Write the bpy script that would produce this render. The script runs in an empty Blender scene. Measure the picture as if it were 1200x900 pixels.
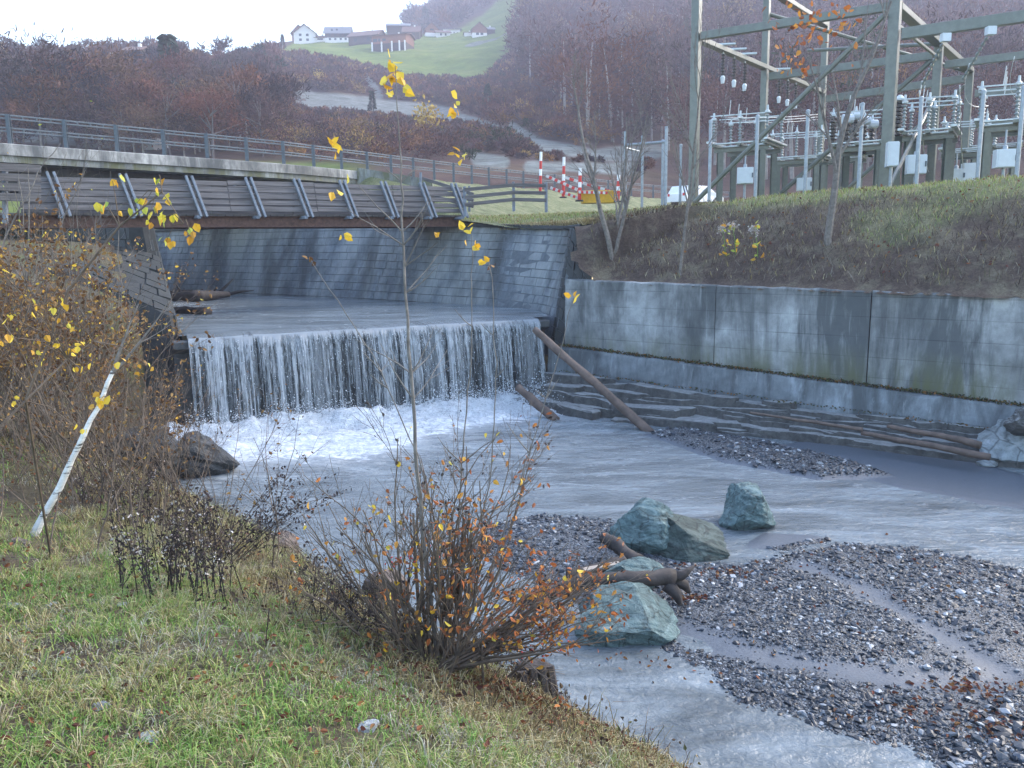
EXPOSURE = 2.25; HAZE = 0.00065
import bpy, math, random
import numpy as np
from mathutils import Matrix, Vector
rs = np.random.RandomState(7)
rnd = random.Random(11)
S = bpy.context.scene
COL = S.collection
PI = math.pi

# ------------------------------------------------------------------ camera frame
EYE = np.array([0.0, 0.0, 4.6]); FPX = 960.0
_p = math.atan(162/960); _r = math.radians(1.0)
CF = np.array([0, math.cos(_p), -math.sin(_p)]); _u0 = np.array([0, math.sin(_p), math.cos(_p)]); _x0 = np.array([1.0, 0, 0])
CR = math.cos(_r)*_x0 - math.sin(_r)*_u0; CU = math.sin(_r)*_x0 + math.cos(_r)*_u0
def ray(px, py): return CF + CR*((px-600)/FPX) + CU*((450-py)/FPX)
def at_z(px, py, z):
    d = ray(px, py); return EYE + d*((z-EYE[2])/d[2])
def at_y(px, py, Y):
    d = ray(px, py); return EYE + d*(Y/d[1])
def X_at(px, Y): return at_y(px, 280, Y)[0]

cam = bpy.data.cameras.new('camera'); co = bpy.data.objects.new('camera', cam); COL.objects.link(co)
M4 = Matrix.Identity(4)
for i in range(3):
    M4[i][0] = CR[i]; M4[i][1] = CU[i]; M4[i][2] = -CF[i]; M4[i][3] = EYE[i]
co.matrix_world = M4
cam.sensor_fit = 'HORIZONTAL'; cam.sensor_width = 36; cam.lens = 36*FPX/1200; cam.clip_start = 0.05; cam.clip_end = 5000
S.camera = co

# ------------------------------------------------------------------ materials
def mat(name): 
    m = bpy.data.materials.new(name); m.use_nodes = True
    nt = m.node_tree; b = nt.nodes['Principled BSDF']
    return m, nt, b
def N(nt, t, **kw):
    n = nt.nodes.new(t)
    for k, v in kw.items():
        if k in n.inputs: n.inputs[k].default_value = v
        else: setattr(n, k, v)
    return n
def ramp(nt, fac, stops, interp='LINEAR'):
    r = nt.nodes.new('ShaderNodeValToRGB'); r.color_ramp.interpolation = interp
    e = r.color_ramp.elements
    while len(e) < len(stops): e.new(0.5)
    for el, (p, c) in zip(e, stops):
        el.position = p; el.color = (c[0], c[1], c[2], 1) if not isinstance(c, (int, float)) else (c, c, c, 1)
    nt.links.new(fac, r.inputs['Fac']); return r.outputs['Color']
def coords(nt, scale=(1, 1, 1), kind='Object', rot=(0, 0, 0)):
    t = nt.nodes.new('ShaderNodeTexCoord'); m = nt.nodes.new('ShaderNodeMapping')
    m.inputs['Scale'].default_value = scale; m.inputs['Rotation'].default_value = rot
    nt.links.new(t.outputs[kind], m.inputs['Vector']); return m.outputs['Vector']
def noise(nt, vec, scale, detail=4, rough=0.6, dist=0.0):
    n = N(nt, 'ShaderNodeTexNoise'); n.inputs['Scale'].default_value = scale; n.inputs['Detail'].default_value = detail
    n.inputs['Roughness'].default_value = rough; n.inputs['Distortion'].default_value = dist
    nt.links.new(vec, n.inputs['Vector']); return n.outputs['Fac']
def mix(nt, a, b, fac, mode='MIX'):
    m = nt.nodes.new('ShaderNodeMix'); m.data_type = 'RGBA'; m.blend_type = mode
    for sock, v in ((m.inputs[0], fac), (m.inputs[6], a), (m.inputs[7], b)):
        if isinstance(v, (int, float)): sock.default_value = v
        elif isinstance(v, tuple): sock.default_value = (v[0], v[1], v[2], 1)
        else: nt.links.new(v, sock)
    return m.outputs[2]
def bump(nt, b, h, strength=0.5, dist=0.05):
    n = nt.nodes.new('ShaderNodeBump'); n.inputs['Strength'].default_value = strength; n.inputs['Distance'].default_value = dist
    nt.links.new(h, n.inputs['Height']); nt.links.new(n.outputs['Normal'], b.inputs['Normal'])
def plain(name, c, rough=0.6, var=0.25, scale=6.0, bmp=0.15, metal=0.0, stretch=(1, 1, 1), dirt=None):
    m, nt, b = mat(name); v = coords(nt, stretch)
    f = noise(nt, v, scale, 5)
    lo = tuple(x*(1-var) for x in c); hi = tuple(min(1, x*(1+var)) for x in c)
    col = ramp(nt, f, [(0.3, lo), (0.7, hi)])
    if dirt:
        g = noise(nt, coords(nt), scale*0.35, 4); col = mix(nt, col, dirt, ramp(nt, g, [(0.52, 0.0), (0.68, 0.8)]))
    nt.links.new(col, b.inputs['Base Color']); b.inputs['Roughness'].default_value = rough; b.inputs['Metallic'].default_value = metal
    if bmp: bump(nt, b, f, bmp, 0.03)
    return m
def islands(name, cols, rough=0.6, trans=0.0, spec=0.3, tint=False):
    """each loose piece of the mesh takes its own colour"""
    m, nt, b = mat(name); g = nt.nodes.new('ShaderNodeNewGeometry')
    n = len(cols); col = ramp(nt, g.outputs['Random Per Island'], [(i/n, c) for i, c in enumerate(cols)], 'CONSTANT')
    if tint:
        a = nt.nodes.new('ShaderNodeVertexColor'); a.layer_name = 'tint'
        col = mix(nt, col, a.outputs['Color'], 0.7)
    nt.links.new(col, b.inputs['Base Color']); b.inputs['Roughness'].default_value = rough
    b.inputs['Specular IOR Level'].default_value = spec
    if trans:
        t = nt.nodes.new('ShaderNodeBsdfTranslucent'); nt.links.new(col, t.inputs['Color'])
        mx = nt.nodes.new('ShaderNodeMixShader'); mx.inputs['Fac'].default_value = trans
        o = nt.nodes['Material Output']
        nt.links.new(b.outputs[0], mx.inputs[1]); nt.links.new(t.outputs[0], mx.inputs[2]); nt.links.new(mx.outputs[0], o.inputs['Surface'])
    return m

# ------------------------------------------------------------------ mesh builder
class MB:
    def __init__(s): s.v = []; s.f = []; s.n = 0; s.t = []; s.uv = []
    def add(s, verts, faces, m=0, tint=None, uv=None):
        verts = np.asarray(verts, float).reshape(-1, 3)
        off = s.n; s.v.append(verts); s.n += len(verts)
        s.t.append(np.tile(tint, (len(verts), 1)) if tint is not None and np.ndim(tint) == 1 else (tint if tint is not None else np.ones((len(verts), 3))))
        s.uv.append(uv if uv is not None else np.zeros((len(verts), 2)))
        if isinstance(faces, np.ndarray): s.f.append((faces+off, m))
        else:
            by = {}
            for f in faces: by.setdefault(len(f), []).append(f)
            for k, l in by.items(): s.f.append((np.array(l)+off, m))
    def box(s, a, b, m=0):
        x0, y0, z0 = a; x1, y1, z1 = b
        s.add([(x0,y0,z0),(x1,y0,z0),(x1,y1,z0),(x0,y1,z0),(x0,y0,z1),(x1,y0,z1),(x1,y1,z1),(x0,y1,z1)], BOXF, m)
    def bar(s, p, q, w, h, up=(0,0,1), m=0, ch=0.0):
        """a beam from p to q, w wide, h tall (along up)"""
        p = np.array(p, float); q = np.array(q, float); d = q-p; d /= np.linalg.norm(d)
        up = np.array(up, float)
        if abs(d@up) > 0.99: up = np.array([0, 1.0, 0])
        sd = np.cross(d, up); sd /= np.linalg.norm(sd); u = np.cross(sd, d)
        c = ch or 0.12*min(w, h)
        prof = [(-w/2+c,-h/2),(w/2-c,-h/2),(w/2,-h/2+c),(w/2,h/2-c),(w/2-c,h/2),(-w/2+c,h/2),(-w/2,h/2-c),(-w/2,-h/2+c)]
        vs = [e + sd*a + u*b for e in (p, q) for a, b in prof]
        fs = [tuple(range(7, -1, -1)), tuple(range(8, 16))] + [(i, (i+1) % 8, 8+(i+1) % 8, 8+i) for i in range(8)]
        s.add(vs, fs, m)
    def ibeam(s, p, q, w, h, t=0.025, up=(0,0,1), m=0):
        p = np.array(p, float); q = np.array(q, float); d = q-p; d /= np.linalg.norm(d); up = np.array(up, float)
        if abs(d@up) > 0.99: up = np.array([0, 1.0, 0])
        sd = np.cross(d, up); sd /= np.linalg.norm(sd); u = np.cross(sd, d)
        pr = [(-w/2,-h/2),(w/2,-h/2),(w/2,-h/2+t),(t/2,-h/2+t),(t/2,h/2-t),(w/2,h/2-t),(w/2,h/2),(-w/2,h/2),(-w/2,h/2-t),(-t/2,h/2-t),(-t/2,-h/2+t),(-w/2,-h/2+t)]
        vs = [e + sd*a + u*b for e in (p, q) for a, b in pr]; n = 12
        s.add(vs, [(11,10,3,2,1,0), (10,9,4,3), (9,8,7,6,5,4), (12,13,14,15,22,23), (22,15,16,21), (16,17,18,19,20,21)] + [(i, (i+1) % n, n+(i+1) % n, n+i) for i in range(n)], m)
    def tube(s, pts, rad, n=5, m=0, tint=None, cap=True):
        pts = np.asarray(pts, float); k = len(pts)
        rad = np.broadcast_to(np.asarray(rad, float), (k,))
        d = np.gradient(pts, axis=0); d /= np.maximum(np.linalg.norm(d, axis=1, keepdims=True), 1e-9)
        ref = np.array([0.13, 0.2, 1.0]) if abs(d[0][2]) < 0.9 else np.array([1.0, 0.2, 0.1])
        a = np.cross(d, ref); a /= np.maximum(np.linalg.norm(a, axis=1, keepdims=True), 1e-9); b = np.cross(d, a)
        th = np.linspace(0, 2*PI, n, endpoint=False)
        vs = pts[:, None, :] + rad[:, None, None]*(np.cos(th)[None, :, None]*a[:, None, :] + np.sin(th)[None, :, None]*b[:, None, :])
        i = np.arange(k-1)[:, None]*n; j = np.arange(n)[None, :]; j2 = (j+1) % n
        F = np.stack([i+j, i+j2, i+n+j2, i+n+j], -1).reshape(-1, 4)
        s.add(vs.reshape(-1, 3), F, m, tint)
        if cap and n > 2:
            s.f.append((np.array([list(range(n-1, -1, -1))]) + s.n - k*n, m)); s.f.append((np.array([list(range(n))]) + s.n - n, m))
    def lathe(s, prof, c=(0,0,0), n=12, m=0):
        """prof: (radius, z) pairs"""
        th = np.linspace(0, 2*PI, n, endpoint=False)
        vs = np.array([[(r*math.cos(t)+c[0], r*math.sin(t)+c[1], z+c[2]) for t in th] for r, z in prof])
        k = len(prof); i = np.arange(k-1)[:, None]*n; j = np.arange(n)[None, :]; j2 = (j+1) % n
        s.add(vs.reshape(-1, 3), np.stack([i+j, i+j2, i+n+j2, i+n+j], -1).reshape(-1, 4), m)
        s.f.append((np.array([list(range(n-1, -1, -1))]) + s.n - k*n, m)); s.f.append((np.array([list(range(n))]) + s.n - n, m))
    def leaves(s, pos, size, m=0, flat=0.0, aspect=0.62, tint=None, dirs=None):
        """little folded leaves, one island each"""
        pos = np.asarray(pos, float).reshape(-1, 3); n = len(pos)
        if n == 0: return
        size = np.broadcast_to(np.asarray(size, float), (n,))*(0.7+0.6*rs.rand(n))
        d = rs.normal(size=(n, 3)) if dirs is None else np.asarray(dirs)+0.5*rs.normal(size=(n, 3))
        d[:, 2] *= (1-flat); d[:, 2] -= 0.25
        d /= np.linalg.norm(d, axis=1, keepdims=True)
        r = rs.normal(size=(n, 3)); r[:, 2] *= (1-flat) ; w = np.cross(d, r); w /= np.maximum(np.linalg.norm(w, axis=1, keepdims=True), 1e-9)
        nr = np.cross(d, w)
        L = size[:, None]; W = L*aspect*0.5
        cu = (rs.rand(n, 1)-.3)*0.35
        P = np.stack([pos, pos+d*L*0.28+w*W*.92+nr*L*0.10, pos+d*L*0.66+w*W*.72+nr*L*(.10-cu*.4), pos+d*L-nr*L*cu, pos+d*L*0.66-w*W*.72+nr*L*(.10-cu*.4), pos+d*L*0.28-w*W*.92+nr*L*0.10], 1)
        i = np.arange(n)[:, None]*6
        F = np.concatenate([i+np.array([[0, 1, 2, 3]]), i+np.array([[0, 3, 4, 5]])], 0)
        tt = None if tint is None else np.repeat(tint, 6, axis=0)
        s.add(P.reshape(-1, 3), F, m, tt)
    def grid(s, P, m=0, tint=None, uv=None):
        P = np.asarray(P); a, b = P.shape[:2]
        i = np.arange(a-1)[:, None]*b; j = np.arange(b-1)[None, :]
        s.add(P.reshape(-1, 3), np.stack([i+j, i+j+1, i+b+j+1, i+b+j], -1).reshape(-1, 4), m, tint, uv)
    def build(s, name, mats, parent=None, smooth=False, loc=None, label=None, cat=None, group=None, kind=None, tint=False, uv=False):
        V = np.concatenate(s.v) if s.v else np.zeros((0, 3))
        if parent is not None: o0 = np.array(parent['_o'])
        elif loc is not None: o0 = np.array(loc, float)
        else: o0 = np.zeros(3)
        V = V-o0
        me = bpy.data.meshes.new(name); me.vertices.add(len(V)); me.vertices.foreach_set('co', V.astype(np.float32).ravel())
        L = []; tot = []; mi = []
        for F, m in s.f:
            L.append(F.ravel()); tot.append(np.full(len(F), F.shape[1])); mi.append(np.full(len(F), m))
        L = np.concatenate(L).astype(np.int32); tot = np.concatenate(tot).astype(np.int32); mi = np.concatenate(mi).astype(np.int32)
        me.loops.add(len(L)); me.loops.foreach_set('vertex_index', L); me.polygons.add(len(tot))
        st = np.concatenate([[0], np.cumsum(tot)[:-1]]).astype(np.int32)
        me.polygons.foreach_set('loop_start', st); me.polygons.foreach_set('material_index', mi)
        me.polygons.foreach_set('use_smooth', np.full(len(tot), smooth))
        for m in (mats if isinstance(mats, (list, tuple)) else [mats]): me.materials.append(m)
        if tint:
            T = np.concatenate(s.t); at = me.color_attributes.new('tint', 'FLOAT_COLOR', 'POINT')
            at.data.foreach_set('color', np.concatenate([T, np.ones((len(T), 1))], 1).astype(np.float32).ravel())
        if uv:
            Uv = np.concatenate(s.uv); l = me.uv_layers.new(name='UVMap'); l.data.foreach_set('uv', Uv[L].astype(np.float32).ravel())
        me.update(calc_edges=True); me.validate()
        o = bpy.data.objects.new(name, me); COL.objects.link(o)
        if parent is not None:
            o.parent = parent; o['_o'] = list(map(float, o0))
        else:
            o.location = o0; o['_o'] = list(map(float, o0))
        tag(o, label, cat, group, kind)
        return o
BOXF = [(3,2,1,0),(4,5,6,7),(0,1,5,4),(1,2,6,5),(2,3,7,6),(3,0,4,7)]
def tag(o, label=None, cat=None, group=None, kind=None):
    for k, v in (('label', label), ('category', cat), ('group', group), ('kind', kind)):
        if v: o[k] = v
    return o
def thing(name, label, cat, loc=(0, 0, 0), group=None):
    o = bpy.data.objects.new(name, None); COL.objects.link(o); o.location = tuple(map(float, loc)); o['_o'] = list(map(float, loc))
    o.empty_display_size = 0.2
    return tag(o, label, cat, group)
KIDS = {}
def dup(o, parent=None, loc=None, rot=None, scale=None, label=None, name=None):
    c = o.copy(); COL.objects.link(c)
    if parent is not None: c.parent = parent
    if loc is not None: c.location = tuple(map(float, loc))
    if rot is not None: c.rotation_euler = rot
    if scale is not None: c.scale = (scale,)*3 if isinstance(scale, (int, float)) else scale
    if label: c['label'] = label
    for ch in list(o.children): dup(ch, c)
    return c
def sm(a, b, x): 
    t = np.clip((x-a)/(b-a), 0, 1); return t*t*(3-2*t)
def fbm(x, y, s=1.0, o=4, seed=0):
    """cheap value noise, -1..1"""
    out = 0; amp = 1; tot = 0
    for k in range(o):
        xx = np.asarray(x)*s*2**k + 17.3*k + seed*3.1; yy = np.asarray(y)*s*2**k - 9.7*k + seed*1.7
        xi = np.floor(xx); yi = np.floor(yy); fx = xx-xi; fy = yy-yi; fx = fx*fx*(3-2*fx); fy = fy*fy*(3-2*fy)
        def h(a, b): 
            q = np.sin(a*127.1 + b*311.7 + seed*13.0)*43758.5453; return q-np.floor(q)
        out = out + amp*((h(xi, yi)*(1-fx)+h(xi+1, yi)*fx)*(1-fy) + (h(xi, yi+1)*(1-fx)+h(xi+1, yi+1)*fx)*fy)
        tot += amp; amp *= 0.5
    return out/tot*2-1
def in_poly(x, y, poly):
    x = np.asarray(x); y = np.asarray(y); r = np.zeros(x.shape, bool); n = len(poly)
    for i in range(n):
        x1, y1 = poly[i]; x2, y2 = poly[(i+1) % n]
        if y1 == y2: continue
        c = ((y1 > y) != (y2 > y)) & (x < (x2-x1)*(y-y1)/(y2-y1)+x1); r ^= c
    return r
def d_poly(x, y, pts):
    """distance to a polyline, and the signed side (left of travel positive)"""
    x = np.asarray(x, float); y = np.asarray(y, float); best = np.full(x.shape, 1e9); sgn = np.ones(x.shape); par = np.zeros(x.shape); acc = 0
    for (x1, y1), (x2, y2) in zip(pts[:-1], pts[1:]):
        dx, dy = x2-x1, y2-y1; l2 = dx*dx+dy*dy; t = np.clip(((x-x1)*dx+(y-y1)*dy)/l2, 0, 1)
        d = np.hypot(x-x1-t*dx, y-y1-t*dy); c = dx*(y-y1)-dy*(x-x1)
        k = d < best; best = np.where(k, d, best); sgn = np.where(k, np.sign(c), sgn); par = np.where(k, acc+t*math.sqrt(l2), par); acc += math.sqrt(l2)
    return best, sgn, par
# ------------------------------------------------------------------ world, light, haze
W = bpy.data.worlds.new('World'); S.world = W; W.use_nodes = True
SUN_EL, SUN_AZ = math.radians(34), math.radians(62)     # azimuth measured from +Y towards +X
wn = W.node_tree; sky = wn.nodes.new('ShaderNodeTexSky'); sky.sky_type = 'NISHITA'; sky.sun_disc = False
sky.sun_elevation = SUN_EL; sky.sun_rotation = SUN_AZ; sky.air_density = 1.3; sky.dust_density = 3.0; sky.ozone_density = 1.2; sky.altitude = 600
wn.links.new(sky.outputs[0], wn.nodes['Background'].inputs['Color']); wn.nodes['Background'].inputs['Strength'].default_value = 0.15
sl = bpy.data.lights.new('sun', 'SUN'); sl.energy = 1.0; sl.angle = math.radians(35); sl.color = (1.0, 0.93, 0.84)
so = bpy.data.objects.new('sun', sl); COL.objects.link(so)
sd = Vector((math.sin(SUN_AZ)*math.cos(SUN_EL), math.cos(SUN_AZ)*math.cos(SUN_EL), math.sin(SUN_EL)))
so.rotation_euler = sd.to_track_quat('Z', 'Y').to_euler()
S.view_settings.view_transform = 'Standard'; S.view_settings.look = 'None'; S.view_settings.gamma = 1; S.view_settings.exposure = EXPOSURE
S.render.engine = 'CYCLES'; S.cycles.use_denoising = True; S.cycles.max_bounces = 8; S.cycles.transparent_max_bounces = 24
S.cycles.volume_bounces = 1; S.cycles.sample_clamp_indirect = 6
hz, hnt, hb = mat('haze_air'); hnt.nodes.remove(hb)
pv = hnt.nodes.new('ShaderNodeVolumePrincipled'); pv.inputs['Color'].default_value = (0.80, 0.80, 0.96, 1); pv.inputs['Density'].default_value = HAZE
pv.inputs['Anisotropy'].default_value = 0.2
hnt.links.new(pv.outputs[0], hnt.nodes['Material Output'].inputs['Volume'])
hm = MB(); hm.box((-620, -60, -2.5), (1250, 830, 400)); hm.build('haze', hz, kind='stuff')

# ------------------------------------------------------------------ shared materials
def m_ground():
    m, nt, b = mat('bank_soil'); v = coords(nt)
    n1 = noise(nt, v, 0.9, 6, 0.65); n2 = noise(nt, v, 14, 6, 0.7)
    c1 = ramp(nt, n1, [(0.36, (0.06, 0.045, 0.032)), (0.5, (0.10, 0.085, 0.048)), (0.66, (0.11, 0.125, 0.05))])
    c2 = ramp(nt, n2, [(0.3, (0.35, 0.32, 0.28)), (0.7, (1.35, 1.3, 1.2))])
    nt.links.new(mix(nt, c1, c2, 1.0, 'MULTIPLY'), b.inputs['Base Color']); b.inputs['Roughness'].default_value = 0.95
    bump(nt, b, n2, 0.9, 0.08); return m
def m_slope():
    m, nt, b = mat('embankment_cover'); v = coords(nt)
    a = nt.nodes.new('ShaderNodeVertexColor'); a.layer_name = 'tint'
    n1 = noise(nt, v, 1.3, 6, 0.7); n2 = noise(nt, v, 16, 7, 0.8)
    brown = ramp(nt, n1, [(0.3, (0.05, 0.035, 0.03)), (0.48, (0.10, 0.072, 0.056)), (0.66, (0.19, 0.165, 0.115))])
    grass = ramp(nt, n1, [(0.3, (0.10, 0.12, 0.05)), (0.5, (0.18, 0.20, 0.09)), (0.68, (0.29, 0.28, 0.16))])
    c = mix(nt, brown, grass, a.outputs['Color'])
    c2 = ramp(nt, n2, [(0.3, 0.4), (0.7, 1.5)])
    nt.links.new(mix(nt, c, c2, 1.0, 'MULTIPLY'), b.inputs['Base Color']); b.inputs['Roughness'].default_value = 0.95
    bump(nt, b, n2, 1.0, 0.15); return m
def m_concrete(name, base, streak=0.5, moss=True, boards=True, zb=1.3):
    m, nt, b = mat(name); v = coords(nt)
    st = noise(nt, coords(nt, (1, 1, 0.17)), 1.5, 8, 0.68, 0.5); f = noise(nt, v, 3.0, 8, 0.75); big = noise(nt, v, 0.45, 4)
    lo = tuple(x*0.42 for x in base); hi = tuple(min(x*1.5, 0.9) for x in base)
    c = ramp(nt, st, [(0.32, lo), (0.46, base), (0.56, base), (0.70, hi)])
    c = mix(nt, c, ramp(nt, f, [(0.3, 0.6), (0.7, 1.3)]), 0.8, 'MULTIPLY')
    c = mix(nt, c, ramp(nt, big, [(0.38, 0.5), (0.60, 1.35)]), 0.9, 'MULTIPLY')
    dk = noise(nt, coords(nt, (1, 1, 0.22)), 0.75, 8, 0.66, 0.6); c = mix(nt, c, (0.06, 0.068, 0.073), ramp(nt, dk, [(0.46, 0.0), (0.60, 0.9)]))
    lt = noise(nt, coords(nt, (1, 1, 0.05), rot=(0, 0, .7)), 6.5, 4, 0.7, 0.3); c = mix(nt, c, (0.40, 0.43, 0.44), ramp(nt, lt, [(0.60, 0.0), (0.72, 0.35)]))
    if boards:
        s = nt.nodes.new('ShaderNodeSeparateXYZ'); nt.links.new(v, s.inputs[0])
        w = N(nt, 'ShaderNodeMath', operation='MULTIPLY'); nt.links.new(s.outputs['Z'], w.inputs[0]); w.inputs[1].default_value = 1/0.47
        fr = N(nt, 'ShaderNodeMath', operation='FRACT'); nt.links.new(w.outputs[0], fr.inputs[0])
        ln = ramp(nt, fr.outputs[0], [(0.0, 0.35), (0.05, 0.95), (1.0, 1.0)])
        c = mix(nt, c, ln, ramp(nt, noise(nt, v, 1.1, 3), [(0.35, 0.15), (0.6, 1.0)]), 'MULTIPLY')
    if moss:
        s2 = nt.nodes.new('ShaderNodeSeparateXYZ'); nt.links.new(v, s2.inputs[0])
        mr = N(nt, 'ShaderNodeMapRange'); nt.links.new(s2.outputs['Z'], mr.inputs[0]); mr.inputs[1].default_value = zb+0.9; mr.inputs[2].default_value = zb
        mu = N(nt, 'ShaderNodeMath', operation='MULTIPLY'); nt.links.new(mr.outputs[0], mu.inputs[0]); nt.links.new(ramp(nt, st, [(0.4, 0.0), (0.6, 1.0)]), mu.inputs[1])
        c = mix(nt, c, (0.10, 0.105, 0.055), mu.outputs[0])
    nt.links.new(c, b.inputs['Base Color']); b.inputs['Roughness'].default_value = 0.8; bump(nt, b, f, 0.35, 0.03); return m
def m_stone(name, base, stk=0.8):
    m, nt, b = mat(name); v = coords(nt); g = nt.nodes.new('ShaderNodeNewGeometry')
    f = noise(nt, v, 5.0, 7, 0.7); st = noise(nt, coords(nt, (1, 1, 0.12)), 0.42, 6, 0.6, 0.3)
    c = ramp(nt, g.outputs['Random Per Island'], [(0, tuple(x*0.86 for x in base)), (0.5, base), (1.0, tuple(x*1.13 for x in base))])
    c = mix(nt, c, ramp(nt, f, [(0.3, 0.6), (0.7, 1.35)]), 0.9, 'MULTIPLY')
    c = mix(nt, c, (0.30, 0.32, 0.32), ramp(nt, st, [(0.47, 0.0), (0.60, stk)]))
    c = mix(nt, c, (0.03, 0.034, 0.035), ramp(nt, noise(nt, coords(nt, (1, 1, 0.2)), 0.5, 4), [(0.5, 0.0), (0.66, 0.75)]))
    nt.links.new(c, b.inputs['Base Color']); b.inputs['Roughness'].default_value = 0.72; bump(nt, b, f, 0.5, 0.04); return m
M = {}
M['soil'] = m_ground(); M['slope'] = m_slope()
M['concrete'] = m_concrete('weathered_concrete', (0.235, 0.25, 0.255))
M['concrete_b'] = m_concrete('paler_concrete', (0.295, 0.31, 0.315))
M['concrete_c'] = m_concrete('streaked_concrete', (0.265, 0.28, 0.285))
M['concrete_low'] = m_concrete('damp_concrete', (0.15, 0.17, 0.185), boards=False, moss=False)
M['kerb'] = m_concrete('kerb_concrete', (0.25, 0.255, 0.25), moss=False, boards=False)
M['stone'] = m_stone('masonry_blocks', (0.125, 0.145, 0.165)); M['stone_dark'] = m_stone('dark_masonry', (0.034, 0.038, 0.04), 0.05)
M['stone_black'] = m_stone('near_black_masonry', (0.018, 0.020, 0.017), 0.0); M['mortar_dark'] = plain('dark_mortar', (0.02, 0.022, 0.022), 0.9); M['mortar'] = plain('mortar', (0.10, 0.115, 0.13), 0.9)  # stone_black: wing wall masonry with its base colour taken down to near black
M['asphalt'] = plain('asphalt', (0.05, 0.05, 0.053), 0.85, 0.3, 30)
M['galv'] = plain('galvanised_steel', (0.27, 0.31, 0.35), 0.45, 0.2, 9, 0.05, 0.4)
M['rail'] = plain('railing_steel', (0.085, 0.105, 0.125), 0.5, 0.2, 9, 0.05, 0.3)
M['gantry'] = plain('green_grey_paint', (0.115, 0.13, 0.115), 0.3, 0.2, 5, 0.03, 0.0, dirt=(0.10, 0.12, 0.10))
M['rust'] = plain('rusty_girder', (0.105, 0.058, 0.045), 0.8, 0.4, 8, 0.3)
M['wood'] = plain('weathered_planks', (0.105, 0.098, 0.098), 0.85, 0.45, 3.5, 0.5, 0, (0.25, 0.25, 5))
M['wood_post'] = plain('grey_post', (0.15, 0.175, 0.21), 0.7, 0.25, 6, 0.3)
M['white'] = plain('white_paint', (0.75, 0.76, 0.77), 0.5, 0.08); M['red'] = plain('red_paint', (0.50, 0.035, 0.03), 0.5, 0.15)
M['yellow'] = plain('yellow_paint', (0.60, 0.36, 0.03), 0.5, 0.15); M['black'] = plain('black_rubber', (0.02, 0.02, 0.02), 0.7)
M['glass'] = plain('window_glass', (0.03, 0.04, 0.05), 0.08, 0.1, 3, 0)
M['porcelain'] = plain('grey_porcelain', (0.20, 0.24, 0.25), 0.25, 0.1, 4, 0); M['brownporc'] = plain('dark_porcelain', (0.045, 0.04, 0.04), 0.25, 0.1, 4, 0)
M['cabinet'] = plain('cabinet_paint', (0.55, 0.60, 0.64), 0.45, 0.06); M['alu'] = plain('aluminium', (0.40, 0.44, 0.47), 0.35, 0.1, 8, 0, 0.5)

# ------------------------------------------------------------------ river banks as functions
EDGE = [(16, -6), (6, 1.5), (1.55, 6.5), (-0.06, 8.2), (-1.68, 9.8), (-3.67, 12.3), (-6.2, 14.3), (-8.7, 17.3), (-9.2, 19.9), (-9.7, 21.6), (-12.2, 25.6), (-17, 36), (-30, 54)]
def z_left(x, y):
    x = np.asarray(x, float); y = np.asarray(y, float)
    d, s, _ = d_poly(x, y, EDGE); d = d*s
    base = 2.9*sm(18.6, 20.6, y) + 1.9*sm(20.6, 25, y)
    H = 3.1 + 2.3*sm(8, 19, y)
    up = base + (H-base)*(1-np.exp(-np.maximum(d, 0)/4.0))
    up = up + sm(0.2, 2.0, d)*(0.16*fbm(x, y, 0.6, 4, 2) + 0.05*fbm(x, y, 3.1, 3, 5))
    return np.where(d > 0, up, d*0.8), d
RB = [(-34, 60), (-22, 49.5), (-14.9, 43.2), (-6.8, 36.8), (-0.5, 31.6), (1.75, 28.3), (2.35, 26.0), (2.05, 24.35), (10.7, 17.05), (20, 9.2), (40, -7.7)]
RAIL = [(-30, 19.5), (-18.4, 33.0), (-11.07, 41.5), (-1.3, 57.0), (12, 75), (30, 97)]
ZR = 8.6; S_AB = 17.8 + 11.2 + 5.4
def z_right(x, y):
    x = np.asarray(x, float); y = np.asarray(y, float)
    d, s, par = d_poly(x, y, RB); d = d*s
    L = np.cumsum([0]+[math.hypot(b[0]-a[0], b[1]-a[1]) for a, b in zip(RB[:-1], RB[1:])]); sc = L[7]
    z0 = 5.15 + 0.6*sm(sc-5, sc-12, par) + (3.5-5.15)*sm(sc-1.2, sc+0.9, par) - 0.015*np.maximum(par-sc, 0)
    zc = 5.85 + 0.25*sm(sc-3, sc+12, par)
    wdt = 5.2
    t = np.clip(d/wdt, 0, 1)
    z = z0 + (zc-z0)*(1-(1-t)**1.5) - 0.25*sm(wdt, wdt+5, d) 
    rd, rsn, rp = d_poly(x, y, RAIL); side = -rd*rsn        # positive on the camera's side of the road
    emb = ZR - np.maximum(side-0.6, 0)*0.34 - np.maximum(-side-9, 0)*0.4 - np.maximum(S_AB-rp, 0)*1.3
    z = np.maximum(z, np.where(d > 2.0, emb, -9))
    grass = np.clip(sm(3.2, 4.8, d + 1.3*fbm(x, y, 0.55, 4, 3)) + sm(sc-2.5, sc-5.5, par) + 0.7*sm(0.1, 0.5, fbm(x, y, 0.35, 4, 14))*sm(sc+3, sc+8, par), 0, 1)
    return z + sm(0.3, 1.5, d)*0.10*fbm(x, y, 1.2, 4, 8), d, grass
def axis(*segs):
    out = []
    for a, b, st in segs: out.append(np.arange(a, b, st))
    return np.concatenate(out + [[segs[-1][1]]])
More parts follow.
